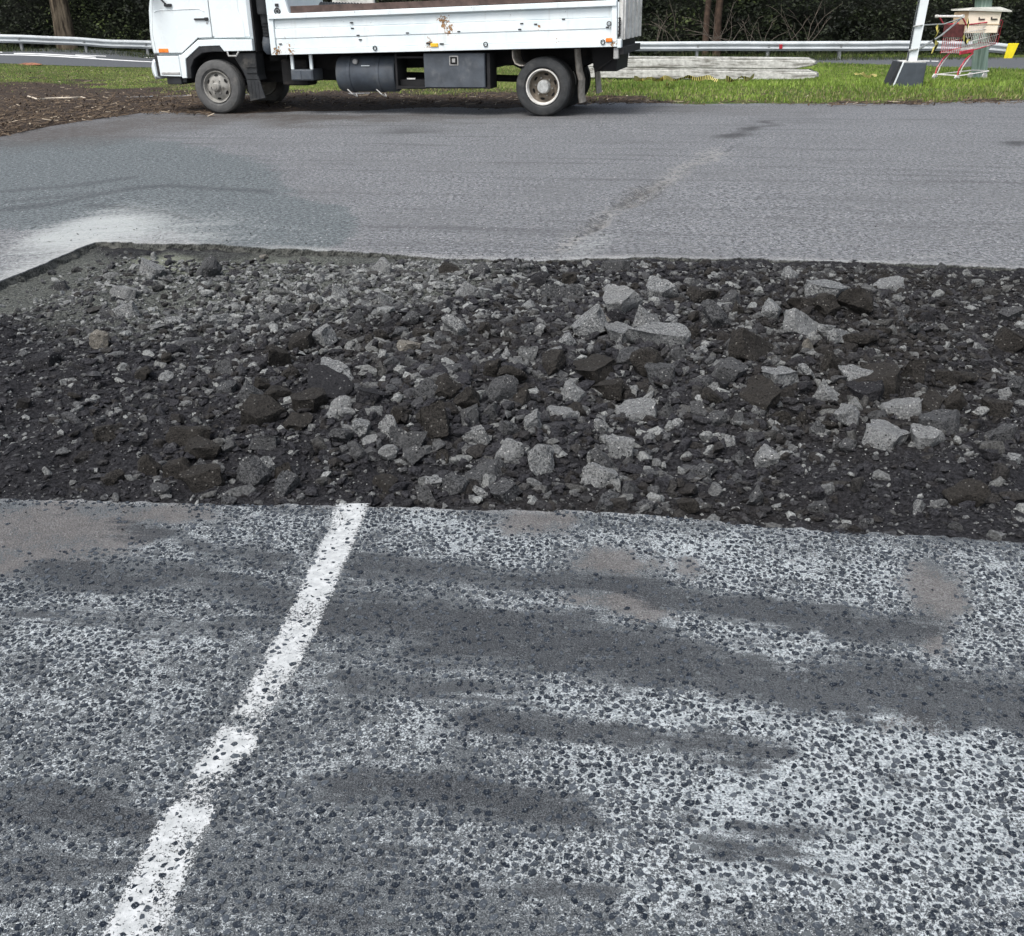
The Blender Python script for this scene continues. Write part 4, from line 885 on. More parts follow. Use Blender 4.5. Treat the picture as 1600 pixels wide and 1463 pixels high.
# chassis and running gear
ch = MB()
for v in (.62, 1.34): ch.prism([(.2, .58), (6.3, .70), (6.3, .90), (.2, .80)], v, v+.08)
for u in (1.2, 2.2, 3.3, 4.3, 5.9): ch.box(u, u+.1, .7, 1.34, .63, .75)
ch.tube([(0, .2, .4), (0, 1.7, .4)], .05, 8).tube([(WB, .2, .41), (WB, 1.7, .41)], .08, 8).lathe([(-.22, .1), (-.12, .2), (.12, .2), (.22, .1)], (WB, 1.02, .41), 14)
ch.tube([(1.3, 1.0, .55), (WB-.2, 1.0, .45)], .05, 8).box(.3, 1.3, .75, 1.3, .42, .9).box(1.05, 1.5, .3, .62, .40, .78, .02).box(1.5, 1.95, .7, 1.3, .45, .75, .02)
for v in (.55, 1.45): ch.prism([(WB-.62, .70), (WB-.3, .56), (WB, .52), (WB+.3, .57), (WB+.66, .74), (WB+.62, .78), (WB+.3, .63), (WB, .60), (WB-.3, .62), (WB-.6, .76)], v, v+.07)
ch.build('chassis', CHAS, T)
MB().prism([(5.98, .60), (6.30, .60), (6.32, .93), (5.92, .92)], .35, 1.5).tube([(6.0, .3, .60), (6.25, .3, .78)], .016, 6).build('tail_frame', CHAS, T)
# wheels
def wheel(u, v0, R_, rear, sub=True):
    c = (u, v0, R_)
    if rear: rp = [(.02, .250), (-.004, .248), (-.006, .232), (.02, .222), (.06, .214)]
    else: rp = [(.02, .236), (.0, .232), (.004, .220), (.03, .212), (.055, .198), (.036, .17), (.018, .135), (.008, .112), (.004, .095), (.004, .0)]
    wo_ = MB().lathe(rp, c, 44, cap=False).build('wheel', RIMR if rear else RIMF, T, 35)
    k = R_/0.40
    tp = [(.05, .215), (.02, .238), (.004, .262), (-.012, .275), (-.016, .315), (-.010, .345), (.0, .372), (.004, .374), (.012, .388), (.032, .398), (.062, .40), (.064, .388), (.074, .388), (.076, .40), (.112, .402), (.114, .388), (.124, .388), (.126, .402), (.16, .40), (.162, .388), (.172, .388), (.174, .40), (.20, .396), (.222, .385), (.235, .35), (.235, .27), (.20, .22)]
    tp = [(a, r*k) for a, r in tp]
    MB().lathe(tp, c, 56, cap=False).build('tyre', TYRE if rear else TYREF, wo_, 35)
    if rear:
        MB().lathe([(.06, .214), (.11, .206), (.135, .19), (.140, .165), (.130, .13), (.118, .11), (.118, 0)], c, 40, cap=False).build('dish', DISH, wo_, 35)
        MB().lathe([(.12, .098), (.06, .094), (.03, .088), (.012, .080), (.008, .05), (.012, .0)], c, 28, cap=False).build('hub', HUBG, wo_, 30)
        hr, hv, nr_, hn = .168, .136, .125, 6
    else:
        MB().lathe([(.006, .075), (-.02, .070), (-.045, .062), (-.055, .05), (-.055, .034), (-.064, .032), (-.066, 0)], c, 28, cap=False).build('hub', RIMF, wo_, 30)
        hr, hv, nr_, hn = .172, .033, .100, 6
    if sub:
        for q in range(hn):
            a = q*2*PI/hn + (0.35 if rear else 0.55); pts = []
            for j in range(12):
                t = 2*PI*j/12; du, dr = .034*math.cos(t), .016*math.sin(t)
                r_ = hr+dr; aa = a+du/hr
                vv = hv + (dr*0.55 if not rear else -dr*0.2) - .006
                pts.append((c[0]+r_*math.cos(aa), c[1]+vv, c[2]+r_*math.sin(aa)))
            MB().add(pts, [tuple(range(12))]).build('hand_hole', HOLE, wo_)
            a += PI/hn
            p0 = (c[0]+nr_*math.cos(a), c[1]+(.118 if rear else .01), c[2]+nr_*math.sin(a))
            MB().tube([p0, (p0[0], p0[1]-.03, p0[2])], .012, 6).build('wheel_nut', RIMF, wo_)
    return wo_
wheel(0.06, 0.02, .395, False); wheel(0.06, 1.60, .395, False, False)
wheel(WB, 0.04, .405, True); wheel(WB, .30, .405, True, False); wheel(WB, 1.34, .405, True, False); wheel(WB, 1.60, .405, True, False)
# mud flaps and guards
MB().prism([(.38, .885), (.78, .885), (.78, .56), (.80, .50), (.58, .50), (.53, .62)], 0.03, 0.30, 0.012).box(.60, .78, .015, .04, .60, .63).box(.60, .78, .015, .04, .68, .70).build('front_mudguard', BLACK, T)
fl = MB().prism([(.575, .505), (.795, .505), (.865, .235), (.60, .19)], 0.035, 0.06, 0.006)
for q in (.64, .70, .76): fl.box(q, q+.012, .03, .036, .24, .48)
fl.build('mud_flap', BLACK, T)
P = [(4.83, .90), (4.835, .80), (4.87, .72), (4.94, .69), (5.0, .69), (5.0, .70), (4.945, .703), (4.885, .73), (4.85, .80), (4.845, .90)]
MB().prism(P, 0.02, .50).build('rear_mudguard', FLAP, T)
def flap(u, v0, v1, pts):
    vs_, fs = [], []; n = len(pts)
    for (du, z_, wv) in pts:
        for s_ in range(4):
            vv = v0+(v1-v0)*wv*s_/3; b_ = .035*math.sin(PI*s_/3)
            vs_.append((u+du+b_, vv, z_))
    for i in range(n-1):
        for s_ in range(3): fs.append((i*4+s_, i*4+s_+1, (i+1)*4+s_+1, (i+1)*4+s_))
    mb = MB().add(vs_, fs); o2 = len(vs_)
    mb.add([(a+.012, b, c_) for a, b, c_ in vs_], [tuple(reversed(f_)) for f_ in fs])
    return mb
flap(5.745, 0.02, .52, [(0, .915, .7), (.01, .75, .85), (.03, .60, .95), (.06, .50, 1), (.055, .40, 1), (.06, .28, 1), (.075, .19, 1.05)]).build('rear_mud_flap', FLAP, T)
flap(5.80, 1.35, 1.82, [(0, .9, .9), (.0, .62, .9), (.02, .45, 1.0), (.04, .22, 1.1)]).build('rear_mud_flap', FLAP, T)
# underslung step, tank, rack, toolbox
for u in (1.355, 1.665): MB().box(u, u+.045, 0.02, .06, .648, .87, .004).build('step_post', W_TRAY, T)
stp = MB().box(1.35, 1.715, 0.0, .38, .49, .648, .012).build('step_box', BOXG, T)
for u in (1.365, 1.538): MB().box(u, u+.158, -.008, 0.01, .505, .635, .006).build('step_plate', BLUEG, stp)
tk = MB(); tc_ = (0, .33, .575); R_ = .262
tk.lathe([(2.02, .10), (2.03, .19), (2.05, .245), (2.09, R_), (2.95, R_), (2.985, .245), (3.0, .19), (3.01, .1)], tc_, 32, 'x'); TANK = tk.build('fuel_tank', BLUEG, T, 40)
for u in (2.235, 2.70): MB().lathe([(u, R_+.002), (u, R_+.01), (u+.045, R_+.01), (u+.045, R_+.002)], tc_, 32, 'x').build('tank_strap', BLUEG, TANK)
MB().lathe([(-.04, 0), (-.04, .035), (0, .04)], (2.385, .10, .755), 14).build('filler_cap', STEEL, TANK)
MB().box(2.48, 2.61, .072, .085, .690, .702).build('tank_label', W_CAB, TANK)
for u in (2.27, 2.74): MB().tube([(u-.05, .10, .36), (u, .06, .335), (u+.05, .04, .30), (u+.10, .10, .26), (u+.06, .16, .30)], .010, 5).build('strap_clamp', STEEL, TANK)
rk = MB().box(3.06, 3.5, .02, .06, .375, .42).box(3.06, 3.5, .4, .44, .375, .42).box(3.04, 3.07, .02, .44, .375, .86).box(3.06, 3.5, .02, .05, .80, .825).box(3.08, 3.48, .10, .42, .42, .50); rk.build('side_rack', CHAS, T)
MB().box(3.19, 3.32, .09, .098, .505, .525).build('scrap', WEATH, T)
TB = MB().box(3.495, 4.43, .0, .46, .395, .868, .008).build('toolbox', BOXG, T)
MB().box(3.50, 4.425, -.012, .0, .40, .862, .006).build('toolbox_lid', BOXG, TB)
MB().box(3.895, 4.035, -.020, -.010, .70, .835, .006).build('latch_frame', STEEL, TB); MB().box(3.913, 4.017, -.024, -.018, .718, .817).build('latch_recess', HOLE, TB); MB().box(3.94, 3.99, -.032, -.022, .74, .795, .006).build('latch_handle', STEEL, TB)
MB().box(3.2, 4.5, .0, .05, .385, .402).box(4.455, 4.50, .02, .4, .38, .86).build('toolbox_bracket', CHAS, T)
# tray
def zb(u): return .858+(u-1.10)*.0162
def zr(u): return 1.357+(u-1.19)*.0208        # underside of top rail
def strip(u0, u1, f0, f1, v0, v1, b=.004):
    """band of the tray side between fractions f0..f1 of the height from bottom edge to top rail"""
    z_ = lambda u, f_: zb(u)+(zr(u)-zb(u))*f_
    return MB().prism([(u0, z_(u0, f0)), (u1, z_(u1, f0)), (u1, z_(u1, f1)), (u0, z_(u0, f1))], v0, v1, b)
strip(1.10, 6.36, -.005, .150, -.075, .05, .006).build('tray_rail', W_TRAY, T)
for f0, f1, v in ((.152, .44, -.052), (.442, .712, -.058), (.716, .955, -.046)):
    strip(1.185, 6.275, f0, f1, v, -.02, .010).build('side_board', W_TRAY, T)
strip(1.19, 6.27, .16, .99, -.035, -.018, .002).build('side_backing', W_TRAY, T)
strip(1.12, 6.345, .985, 1.125, -.100, .02, .008).build('top_rail', W_TRAY, T)
MB().prism([(1.185, zb(1.185)+.07), (1.185, zr(1.185)), (1.10, zr(1.1)+.06), (1.10, .862)], -.078, .0, .005).build('corner_plate', W_TRAY, T)
MB().prism([(1.095, 1.40), (1.455, 1.415), (1.405, 1.62), (1.40, 2.05), (1.09, 2.05)], -.07, .0, .006).build('headboard_post', W_TRAY, T)
MB().box(1.09, 1.16, .0, 1.86, 1.0, 2.05).build('headboard', W_TRAY, T)
MB().lathe([(-.082, .034), (-.088, .034), (-.088, .05), (-.078, .05)], (1.275, 0, 1.455), 18, cap=False).build('rope_ring', BLACK, T); MB().box(1.25, 1.30, -.09, -.07, 1.52, 1.56).lathe([(-.09, 0), (-.09, .02), (-.08, .02)], (1.275, 0, 1.455), 10).build('ring_catch', BLACK, T)
MB().prism([(6.275, zb(6.275)+.065), (6.36, zb(6.36)+.065), (6.345, zr(6.3)+.10), (6.345, 1.72), (6.285, 1.72), (6.275, zr(6.3))], -.080, .02, .006).build('rear_post', W_TRAY, T)
MB().box(6.37, 6.43, -.02, 1.84, 1.03, 1.70, .008).build('tailgate', WEATH, T)
for v in (.02, .46, .9, 1.34, 1.74): MB().box(6.43, 6.455, v, v+.07, 1.03, 1.68).build('tailgate_rib', WEATH, T)
MB().box(6.36, 6.42, -.07, .06, .925, 1.04, .008).build('tailgate_hinge', W_TRAY, T); MB().box(6.31, 6.38, -.04, .06, .78, .93, .01).build('tail_lamp_bracket', STEEL, T)
cn = MB()
for q in range(9): cn.lathe([(-.006, .010), (-.006, .017), (.006, .017), (.006, .010)], (6.385+.004*(q % 2), -.055, 1.30-.027*q), 8)
cn.build('tail_chain', CHAS, T); MB().box(6.36, 6.45, -.03, 1.8, .84, .93).build('tail_beam', CHAS, T)
for u, z_, nm in ((2.78, .945, 0), (4.47, .985, 0), (6.165, 1.003, 0), (6.245, 1.235, 1)):
    MB().lathe([(-.082, .022), (-.090, .022), (-.090, .034), (-.076, .034)], (u, 0, z_), 14, cap=False).build('rope_ring', BLACK, T)
MB().box(3.64, 3.76, -.092, -.07, .955, 1.005, .006).build('side_marker', YELL, T); MB().box(3.58, 3.66, -.085, -.07, .99, 1.012).box(3.78, 3.84, -.085, -.07, .985, 1.005).build('marker_bracket', BLACK, T)
MB().box(6.205, 6.295, -.094, -.07, 1.0, 1.055, .008).build('side_marker', ORNG, T)
bolt = None
for u, z_ in ((2.43, 1.29), (2.44, 1.215), (2.52, 1.12), (2.55, 1.06), (3.29, 1.145), (4.07, 1.155), (4.97, 1.175), (5.6, 1.30), (5.0, 1.25), (5.2, 1.24), (6.22, 1.19), (1.26, 1.01)):
    MB().box(u-.022, u+.022, -.066, -.05, z_-.008, z_+.008).build('catch', BLACK, T)
MB().box(1.10, 6.36, -.02, 1.86, .93, 1.01).build('tray_floor', CHAS, T)
MB().prism([(1.15, 1.0), (6.36, 1.06), (6.36, 1.52), (1.15, 1.42)], 1.84, 1.88).build('far_side', W_TRAY, T)
MB().prism([(1.46, zr(1.46)+.058), (6.27, zr(6.27)+.075), (6.27, zr(6.27)+.145), (1.46, zr(1.46)+.16)], -.02, .06, .004).build('timber_rail', TIMB, T)
# load on the tray
MB().prism([(1.55, 1.05), (2.36, 1.05), (2.30, 1.75), (1.62, 1.72)], 1.2, 1.26, .01).build('load_sheet', WEATH, None)
bpy.context.view_layer.update()
ls = bpy.data.objects['load_sheet']; ls.matrix_world = T.matrix_world.copy(); tag(ls, 'pale weathered board standing in the front of the truck tray', 'board')
hz = MB()
for q in range(14): hz.lathe([(1.60+.05*q, .10), (1.625+.05*q, .125), (1.65+.05*q, .10)], (0, .75, 1.46-.002*q), 16, 'x')
ho = hz.build('ribbed_hose', plain('hose_black', (0.03, 0.032, 0.034), 0.6), None); ho.matrix_world = T.matrix_world.copy(); tag(ho, 'dark ribbed hose lying in the front of the truck tray', 'hose')

# ================================================================== GUARD RAIL, HEDGE, TREES
GALV = plain('galvanised_steel', (0.42, 0.45, 0.46), 0.5, 0.12, 1.5, 0.5, dirt_shade=(0.25, 0.26, 0.25), dirt_amt=0.4)
GALVD = plain('dull_galvanised', (0.22, 0.23, 0.23), 0.7, 0.2, 4)
def wbeam(pts, hgt, name, m, parent, facing=-1):
    prof = [(.0, .0), (.015, .03), (.08, .085), (.08, .125), (.0, .185), (.0, .225), (.08, .285), (.08, .325), (.015, .38), (.0, .41)]
    prof = [(a, b/.41*hgt) for a, b in prof]
    vs_, fs = [], []; n = len(prof)
    for p in pts:
        for a, b in prof: vs_.append((p[0], p[1]+facing*a, p[2]-hgt+b))
    for i in range(len(pts)-1):
        for k in range(n-1): fs.append((i*n+k, i*n+k+1, (i+1)*n+k+1, (i+1)*n+k))
    mb = MB().add(vs_, fs)
    mb.add([(a, b+.012, c_) for a, b, c_ in vs_], [tuple(reversed(f_)) for f_ in fs])
    return mb.build(name, m, parent)
ctl = [(-500, 32, 46.5), (-250, 42, 46.5), (0, 54, 47), (65, 56, 47.3), (120, 58, 47.6), (170, 62, 47.9), (235, 64, 48), (420, 66, 46), (700, 66, 43.5), (985, 65, 41.5), (1250, 64.5, 40.3), (1480, 64, 39.5), (1545, 66, 39.3), (1575, 69, 39.2)]
cp = np.array([aty(*q) for q in ctl])
GR = thing('guard_rail', 'long galvanised steel guard rail on far side of the road', 'guard rail', (0, 0, 0))
sx_ = np.linspace(cp[0, 0], cp[-1, 0], 140)
pts = np.stack([sx_, np.interp(sx_, cp[:, 0], cp[:, 1]), np.interp(sx_, cp[:, 0], cp[:, 2]) + .02*(vnoise(sx_*0.9, sx_*0, 5)-.5)], -1)
step = 14
for i in range(0, 139, step):
    wbeam(pts[i:min(i+step+1, 140)] + (np.array([0, -.006*(i//step % 2), 0])), .335, 'rail_panel', GALV, GR)
for x_ in np.arange(sx_[0]+1, sx_[-1], 2.6):
    y_ = float(np.interp(x_, pts[:, 0], pts[:, 1])); z_ = float(np.interp(x_, pts[:, 0], pts[:, 2]))
    MB().box(x_-.05, x_+.05, y_+.02, y_+.16, z_-1.1, z_-.05).build('rail_post', GALVD, GR)
    MB().box(x_-.03, x_+.03, y_-.085, y_-.02, z_-.21, z_-.15).build('rail_bolt', GALVD, GR)
e_ = pts[-1]
YP = plain('yellow_plate', (0.72, 0.60, 0.02), 0.5, 0.08, 6)
MB().prism([(e_[0]-.12, e_[2]-.52), (e_[0]+.17, e_[2]-.52), (e_[0]+.33, e_[2]+.02), (e_[0]-.05, e_[2]+.02)], e_[1]-.16, e_[1]-.10, .01).build('end_plate', YP, GR)
RED = plain('red_reflector', (0.35, 0.02, 0.03), 0.4)
q = aty(1220, 73, float(np.interp(aty(1220, 73, 40.4)[0], pts[:, 0], pts[:, 1]))-.10)
MB().box(q[0]-.06, q[0]+.06, q[1]-.02, q[1]+.01, q[2]-.08, q[2]+.08, .01).build('reflector', RED, GR)

def leaf_cloud(P, N_, size, r_, bend=0.25):
    n = len(P); a = r_.normal(size=(n, 3)); a[:, 2] *= .6; a /= np.linalg.norm(a, axis=1)[:, None]
    N_ = N_/np.linalg.norm(N_, axis=1)[:, None]; b = np.cross(N_, a); b /= np.linalg.norm(b, axis=1)[:, None]+1e-9
    L = size[:, None]; c0 = P-a*L*.5; c2 = P+a*L*.5; mid = P+N_*L*bend*.3
    V_ = np.stack([c0, mid+b*L*.28, c2, mid-b*L*.28], 1).reshape(-1, 3)
    i = np.arange(n)[:, None]*4
    return V_, np.concatenate([i+[0, 1, 2], i+[0, 2, 3]])
def leaf_mat(name, lo, hi, hot):
    m = Mat(name, 0.6, 0.3); t = m.attr('tone')
    c = m.mix(t, lo, hi); c = m.mix(m.ss(t, 0.90, 1.0), c, hot); m.color(c); return m.m
HEDGE = leaf_mat('shaded_hedge_leaf', (0.003, 0.006, 0.002), (0.026, 0.038, 0.011), (0.10, 0.13, 0.04))  # leaf colours kept very dark: shade under the trees is painted in
r_ = np.random.default_rng(5)
def hedge_front(x): return np.interp(x, cp[:, 0], cp[:, 1]) + 1.6 + 1.3*fbm(x*.35, x*0, 3, 111)
n = 75000; x = r_.uniform(-34, 27, n); z = -0.6 + 5.2*r_.random(n)**1.3
f_ = hedge_front(x) + 1.1*fbm(x*1.1, z*1.1, 3, 113) - .6*fbm(x*3.1, z*3.1, 2, 115)
y = f_ + r_.exponential(.35, n)
P_ = np.stack([x, y, z + zt(x, y)*.3], -1)
N_ = np.stack([r_.normal(0, .6, n), -1+r_.normal(0, .5, n), .5+r_.normal(0, .5, n)], -1)
V, Fc = leaf_cloud(P_, N_, r_.uniform(.07, .20, n), r_)
tn = np.clip(1.5*(fbm(x*.55, z*1.0, 4, 117)-.36)+.7*r_.random(n)**2-.05, 0, 1)
tag(link('hedge', np_mesh('hedge', V, Fc, {'tone': np.repeat(tn, 4)}, HEDGE)), 'dark dense bushes behind the guard rail', 'bushes', kind='stuff')
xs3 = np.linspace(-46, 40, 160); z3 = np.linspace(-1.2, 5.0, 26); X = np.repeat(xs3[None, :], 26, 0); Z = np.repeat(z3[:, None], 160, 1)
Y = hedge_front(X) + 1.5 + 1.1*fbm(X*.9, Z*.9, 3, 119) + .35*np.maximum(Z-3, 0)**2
CORE = plain('hedge_core_dark', (0.008, 0.010, 0.006), 0.95, .5, 2)  # hedge core: dark sheet added behind the leaves to block the sky
sheet_o = sheet('thicket', X, Y, Z, CORE); tag(sheet_o, 'dark core sheet added behind the leaves to block the sky', 'bushes', kind='stuff')
# dry weeds and grass tufts under the rail
n = 26000; x = r_.uniform(-32, 25, n); y = np.interp(x, cp[:, 0], cp[:, 1]) + r_.uniform(-1.0, 1.7, n); hg = r_.uniform(.12, .46, n)*(.3+1.2*fbm(x*.7, y*.7, 3, 131)); th = r_.uniform(0, 6.28, n); ld = r_.uniform(0, 6.28, n); wd_ = .016
z0 = np.interp(x, cp[:, 0], cp[:, 2])-.80; bx, by = np.cos(th)*wd_, np.sin(th)*wd_
V = np.stack([np.stack([x-bx, y-by, z0], -1), np.stack([x+bx, y+by, z0], -1), np.stack([x+np.cos(ld)*hg*.4, y+np.sin(ld)*hg*.4, z0+hg], -1)], 1).reshape(-1, 3)
tag(link('weeds', np_mesh('weeds', V, np.arange(3*n).reshape(-1, 3), {'tone': np.repeat(np.clip(r_.random(n)*.9+.1, 0, 1), 3)}, leaf_mat('weed_blade', (0.010, 0.016, 0.005), (0.055, 0.08, 0.02), (0.17, 0.15, 0.08)))), 'rough weeds growing under the guard rail', 'weeds', kind='stuff')
BARK = Mat('bark', 0.95, 0.1); co = BARK.obj()
nb_ = BARK.noise(BARK.scale(co, (7, 7, 0.9)), 1.0, 5, 0.65); nb2 = BARK.noise(co, 14, 4, .7)
BARK.color(BARK.mix(BARK.ss(nb_, 0.35, 0.65), (0.030, 0.024, 0.018), BARK.mix(nb2, (0.11, 0.09, 0.066), (0.19, 0.155, 0.11)))); BARK.bump(nb_, 1.0, 0.08); BARK = BARK.m
REDB = plain('reddish_bark', (0.075, 0.05, 0.036), 0.95, 0.35, 6, bump=0.6, bscale=14)
TLEAF = leaf_mat('tree_leaf', (0.012, 0.022, 0.007), (0.05, 0.08, 0.022), (0.11, 0.14, 0.05))
def trunk_mesh(pts, rads, sides=14, lump=.12, seed=0):
    rg = random.Random(seed); mb = MB(); vs_ = []; n = len(pts)
    ph = [rg.random()*6 for _ in range(4)]
    for i, (p, R_) in enumerate(zip(pts, rads)):
        for k in range(sides):
            t = 2*PI*k/sides; q = R_*(1+lump*math.sin(3*t+ph[0])+lump*.7*math.sin(5*t+ph[1]+i*.3))
            vs_.append((p[0]+q*math.cos(t), p[1]+q*math.sin(t), p[2]))
    fs = [(i*sides+k, i*sides+(k+1) % sides, (i+1)*sides+(k+1) % sides, (i+1)*sides+k) for i in range(n-1) for k in range(sides)]
    return mb.add(vs_, fs)
def tree(px, Y_, zb_, rad, lean, label, m, crown_r, seed, twin=False):
    b = aty(px, 60, Y_); base = (b[0], Y_, zb_)
    t = thing('tree', label, 'tree', base)
    hts = [0, .5, 1.0, 1.8, 3, 4.5, 6.5]
    stems = [(0, 0, 1.0)] if not twin else [(-.20, 0, .8), (.26, .1, 1.0)]
    for ox, oy, f_ in stems:
        trunk_mesh([(ox+lean*h_+.03*math.sin(h_*2+seed), oy, h_) for h_ in hts], [rad*f_*q for q in (1.25, 1.08, 1.0, .93, .85, .7, .5)], 16, .09, seed).build('trunk', m, t, 60)
    rg = random.Random(seed); lb = MB()
    for q in range(6):
        a = rg.random()*6.28; lb.tube([(lean*4.5, 0, 4.2+.3*q), (lean*4.5+math.cos(a)*1.2, math.sin(a)*1.2, 5.2+.3*q), (lean*4.5+math.cos(a)*2.4, math.sin(a)*2.4, 6.3+.35*q)], rad*.35, 7, rad*.1)
    lb.build('limbs', m, t, 60)
    g_ = np.random.default_rng(seed); n = 4200; cc = g_.normal(0, 1, (26, 3))*[crown_r*.5, crown_r*.5, crown_r*.24]+[lean*6, 0, 7.2]
    P_ = cc[g_.integers(0, 26, n)] + g_.normal(0, .55, (n, 3))
    V, Fc = leaf_cloud(P_, g_.normal(size=(n, 3))+[0, 0, .6], g_.uniform(.15, .32, n), g_)
    link('crown', np_mesh('crown', V, Fc, {'tone': np.repeat(np.clip(g_.random(n)*.8+.1*(P_[:, 2]-7), 0, 1), 4)}, TLEAF), None, t)
    return t
tree(103, 49.2, -.5, .44, -.02, 'thick brown tree trunk behind the guard rail at the far left', BARK, 4.0, 3)
tree(1111, 42.9, -.8, .15, .0, 'slim twin-stemmed reddish tree in the bushes right of the truck', REDB, 3.2, 8, True)
# bare branching shrubs in the thicket
TWIG = plain('dry_twig', (0.13, 0.11, 0.09), 0.9, .3, 5)
def bare_shrub(px, py, Y_, n, spread, hgt, label, seed):
    rg = random.Random(seed); b = aty(px, py, Y_); mb = MB()
    for q in range(n):
        a = rg.uniform(-1, 1)*spread; d0 = Vector((a, rg.uniform(-.3, .2), 1)).normalized(); p = Vector((rg.uniform(-.5, .5), 0, 0)); L = hgt*rg.uniform(.5, 1); pts_ = [p.copy()]
        for s_ in range(5):
            d0 = (d0+Vector((rg.uniform(-.3, .3), rg.uniform(-.1, .1), rg.uniform(-.28, .1)))).normalized(); p = p+d0*L/5; pts_.append(p.copy())
            if s_ > 0 and rg.random() < .6:
                d1 = (d0+Vector((rg.uniform(-1, 1), 0, rg.uniform(-.3, .4)))).normalized(); mb.tube([p, p+d1*L*.15, p+d1*L*.32+Vector((0, 0, -.05))], .007, 4, .003, False)
        mb.tube(pts_, .013, 5, .004, False)
    o = mb.build('bare_shrub', TWIG); o.location = b; tag(o, label, 'shrub', 'bare shrubs in the thicket')
bare_shrub(1045, 66, 42.3, 6, 1.1, 1.9, 'bare pale twigs left of the twin-stemmed tree', 1)
bare_shrub(1130, 66, 42.2, 10, 1.3, 1.7, 'tangled bare twigs at foot of the twin-stemmed tree', 2)
bare_shrub(1245, 68, 41.8, 7, 1.0, 1.9, 'bare forked branches above the red rail reflector', 3)
bare_shrub(1185, 66, 42.1, 6, 1.2, 1.2, 'low bare twigs between the twin-stemmed tree and red reflector', 4)

# ================================================================== GRASS AND LITTER
def blades(n, xr_, seed, hmul=1.0):
    r_ = np.random.default_rng(seed); x = r_.uniform(*xr_, n); y = np.maximum(verge_line(x) + .12, 14) + 28*r_.random(n)**1.15
    g_, rt = verge_masks(x, y); px, py = projv(x, y, zt(x, y))
    a_ = np.interp(x, xr, a_road); b_ = np.interp(x, xr, b_road)
    ok = (r_.random(n) < g_*1.1) & ((y < a_-.05) | (y > b_+.1)) & (px > -150) & (px < 1750)
    return x[ok], y[ok], rt[ok], r_
a_road, b_road = np.interp(xr, rn[:, 0], rn[:, 1]), np.maximum(np.interp(xr, rf[:, 0], rf[:, 1]), np.interp(xr, rn[:, 0], rn[:, 1])+2.5)
def vz(x, y):
    k_ = y-verge_line(x)
    z_ = zt(x, y) + sstep(-.03, .4, k_)*(.012+.05*fbm(x*1.1, y*1.1, 4, 97)*sstep(0, 2.5, k_))
    f_ = sstep(24, 27, y); return z_*(1-f_)+(zt(x, y)+.03)*f_
x, y, rt, r_ = blades(340000, (-24, 19), 61)
n = len(x); hg = (0.035+.05*r_.random(n))*(0.75+0.5*rt)*(.7+.6*fbm(x*.8, y*.8, 2, 121)); wd_ = .006+.006*r_.random(n)
th = r_.uniform(0, 6.28, n); ln_ = r_.uniform(.1, .6, n)*hg; ld = r_.uniform(0, 6.28, n)
bx, by = np.cos(th)*wd_, np.sin(th)*wd_; z0 = vz(x, y)-.012
V = np.stack([np.stack([x-bx, y-by, z0], -1), np.stack([x+bx, y+by, z0], -1), np.stack([x+bx*.7+np.cos(ld)*ln_*.4, y+by*.7+np.sin(ld)*ln_*.4, z0+hg*.65], -1), np.stack([x+np.cos(ld)*ln_, y+np.sin(ld)*ln_, z0+hg], -1)], 1).reshape(-1, 3)
i = np.arange(n)[:, None]*4; Fc = np.concatenate([i+[0, 1, 2], i+[0, 2, 3]])
m = Mat('grass_blade', 0.6, 0.25); t = m.attr('tone'); d = m.attr('dry')
c = m.mix(t, (0.048, 0.088, 0.013), (0.23, 0.33, 0.055)); c = m.mix(d, c, m.mix(t, (0.16, 0.15, 0.06), (0.33, 0.30, 0.15))); m.color(c)
px, py = projv(x, y, zt(x, y))
dry = np.clip((r_.random(n) < (.10+.38*(1-rt)+.25*sstep(138, 152, py)))*1.0*r_.uniform(.5, 1, n), 0, 1)
tn = np.clip(.10+1.2*(fbm(x*.5, y*.5, 4, 123)-.22)+.5*(r_.random(n)-.5), 0, 1)
tag(link('grass', np_mesh('grass', V, Fc, {'tone': np.repeat(tn, 4), 'dry': np.repeat(dry, 4)}, m.m)), 'short green grass on the verge', 'grass', kind='stuff')
# bark and leaf litter
n = 13000; pxl = np.where(r_.random(n) < .6, r_.uniform(-120, 330, n), r_.uniform(200, 1620, n)); pyl = np.where(pxl < 330, r_.uniform(112, 222, n), 164-14*np.abs(r_.normal(0, .7, n))+10*r_.random(n)**2)
gg = np.array([gt(a, b) for a, b in zip(pxl, pyl)]); x, y = gg[:, 0], gg[:, 1]; y = y + np.minimum(0, 0)
g_, rt = verge_masks(x, y); ok = (r_.random(n) < np.where(pxl < 330, 1, .8)*(1-.75*g_)) & (y > verge_line(x)-.5) & (y < 30); x, y = x[ok], y[ok]; n = len(x)
L = (.012+.09*r_.random(n)**4); th = r_.normal(0, .6, n); w2 = .004+.010*r_.random(n)
dx, dy = np.cos(th)*L, np.sin(th)*L; nx_, ny_ = -np.sin(th)*w2, np.cos(th)*w2; z0 = np.maximum(vz(x, y), 0.004)+.012+.015*r_.random(n); dz = r_.uniform(-.012, .02, n)
V = np.stack([np.stack([x-dx-nx_, y-dy-ny_, z0-dz], -1), np.stack([x+dx-nx_, y+dy-ny_, z0+dz], -1), np.stack([x+dx+nx_, y+dy+ny_, z0+dz+.006], -1), np.stack([x-dx+nx_, y-dy+ny_, z0-dz+.006], -1)], 1).reshape(-1, 3)
i = np.arange(n)[:, None]*4; Fc = np.concatenate([i+[0, 1, 2], i+[0, 2, 3]])
m = Mat('litter', 0.9, 0.1); t = m.attr('tone'); c = m.mix(t, (0.02, 0.014, 0.010), (0.12, 0.09, 0.062)); c = m.mix(m.ss(t, .93, 1), c, (0.34, 0.29, 0.22)); m.color(c)
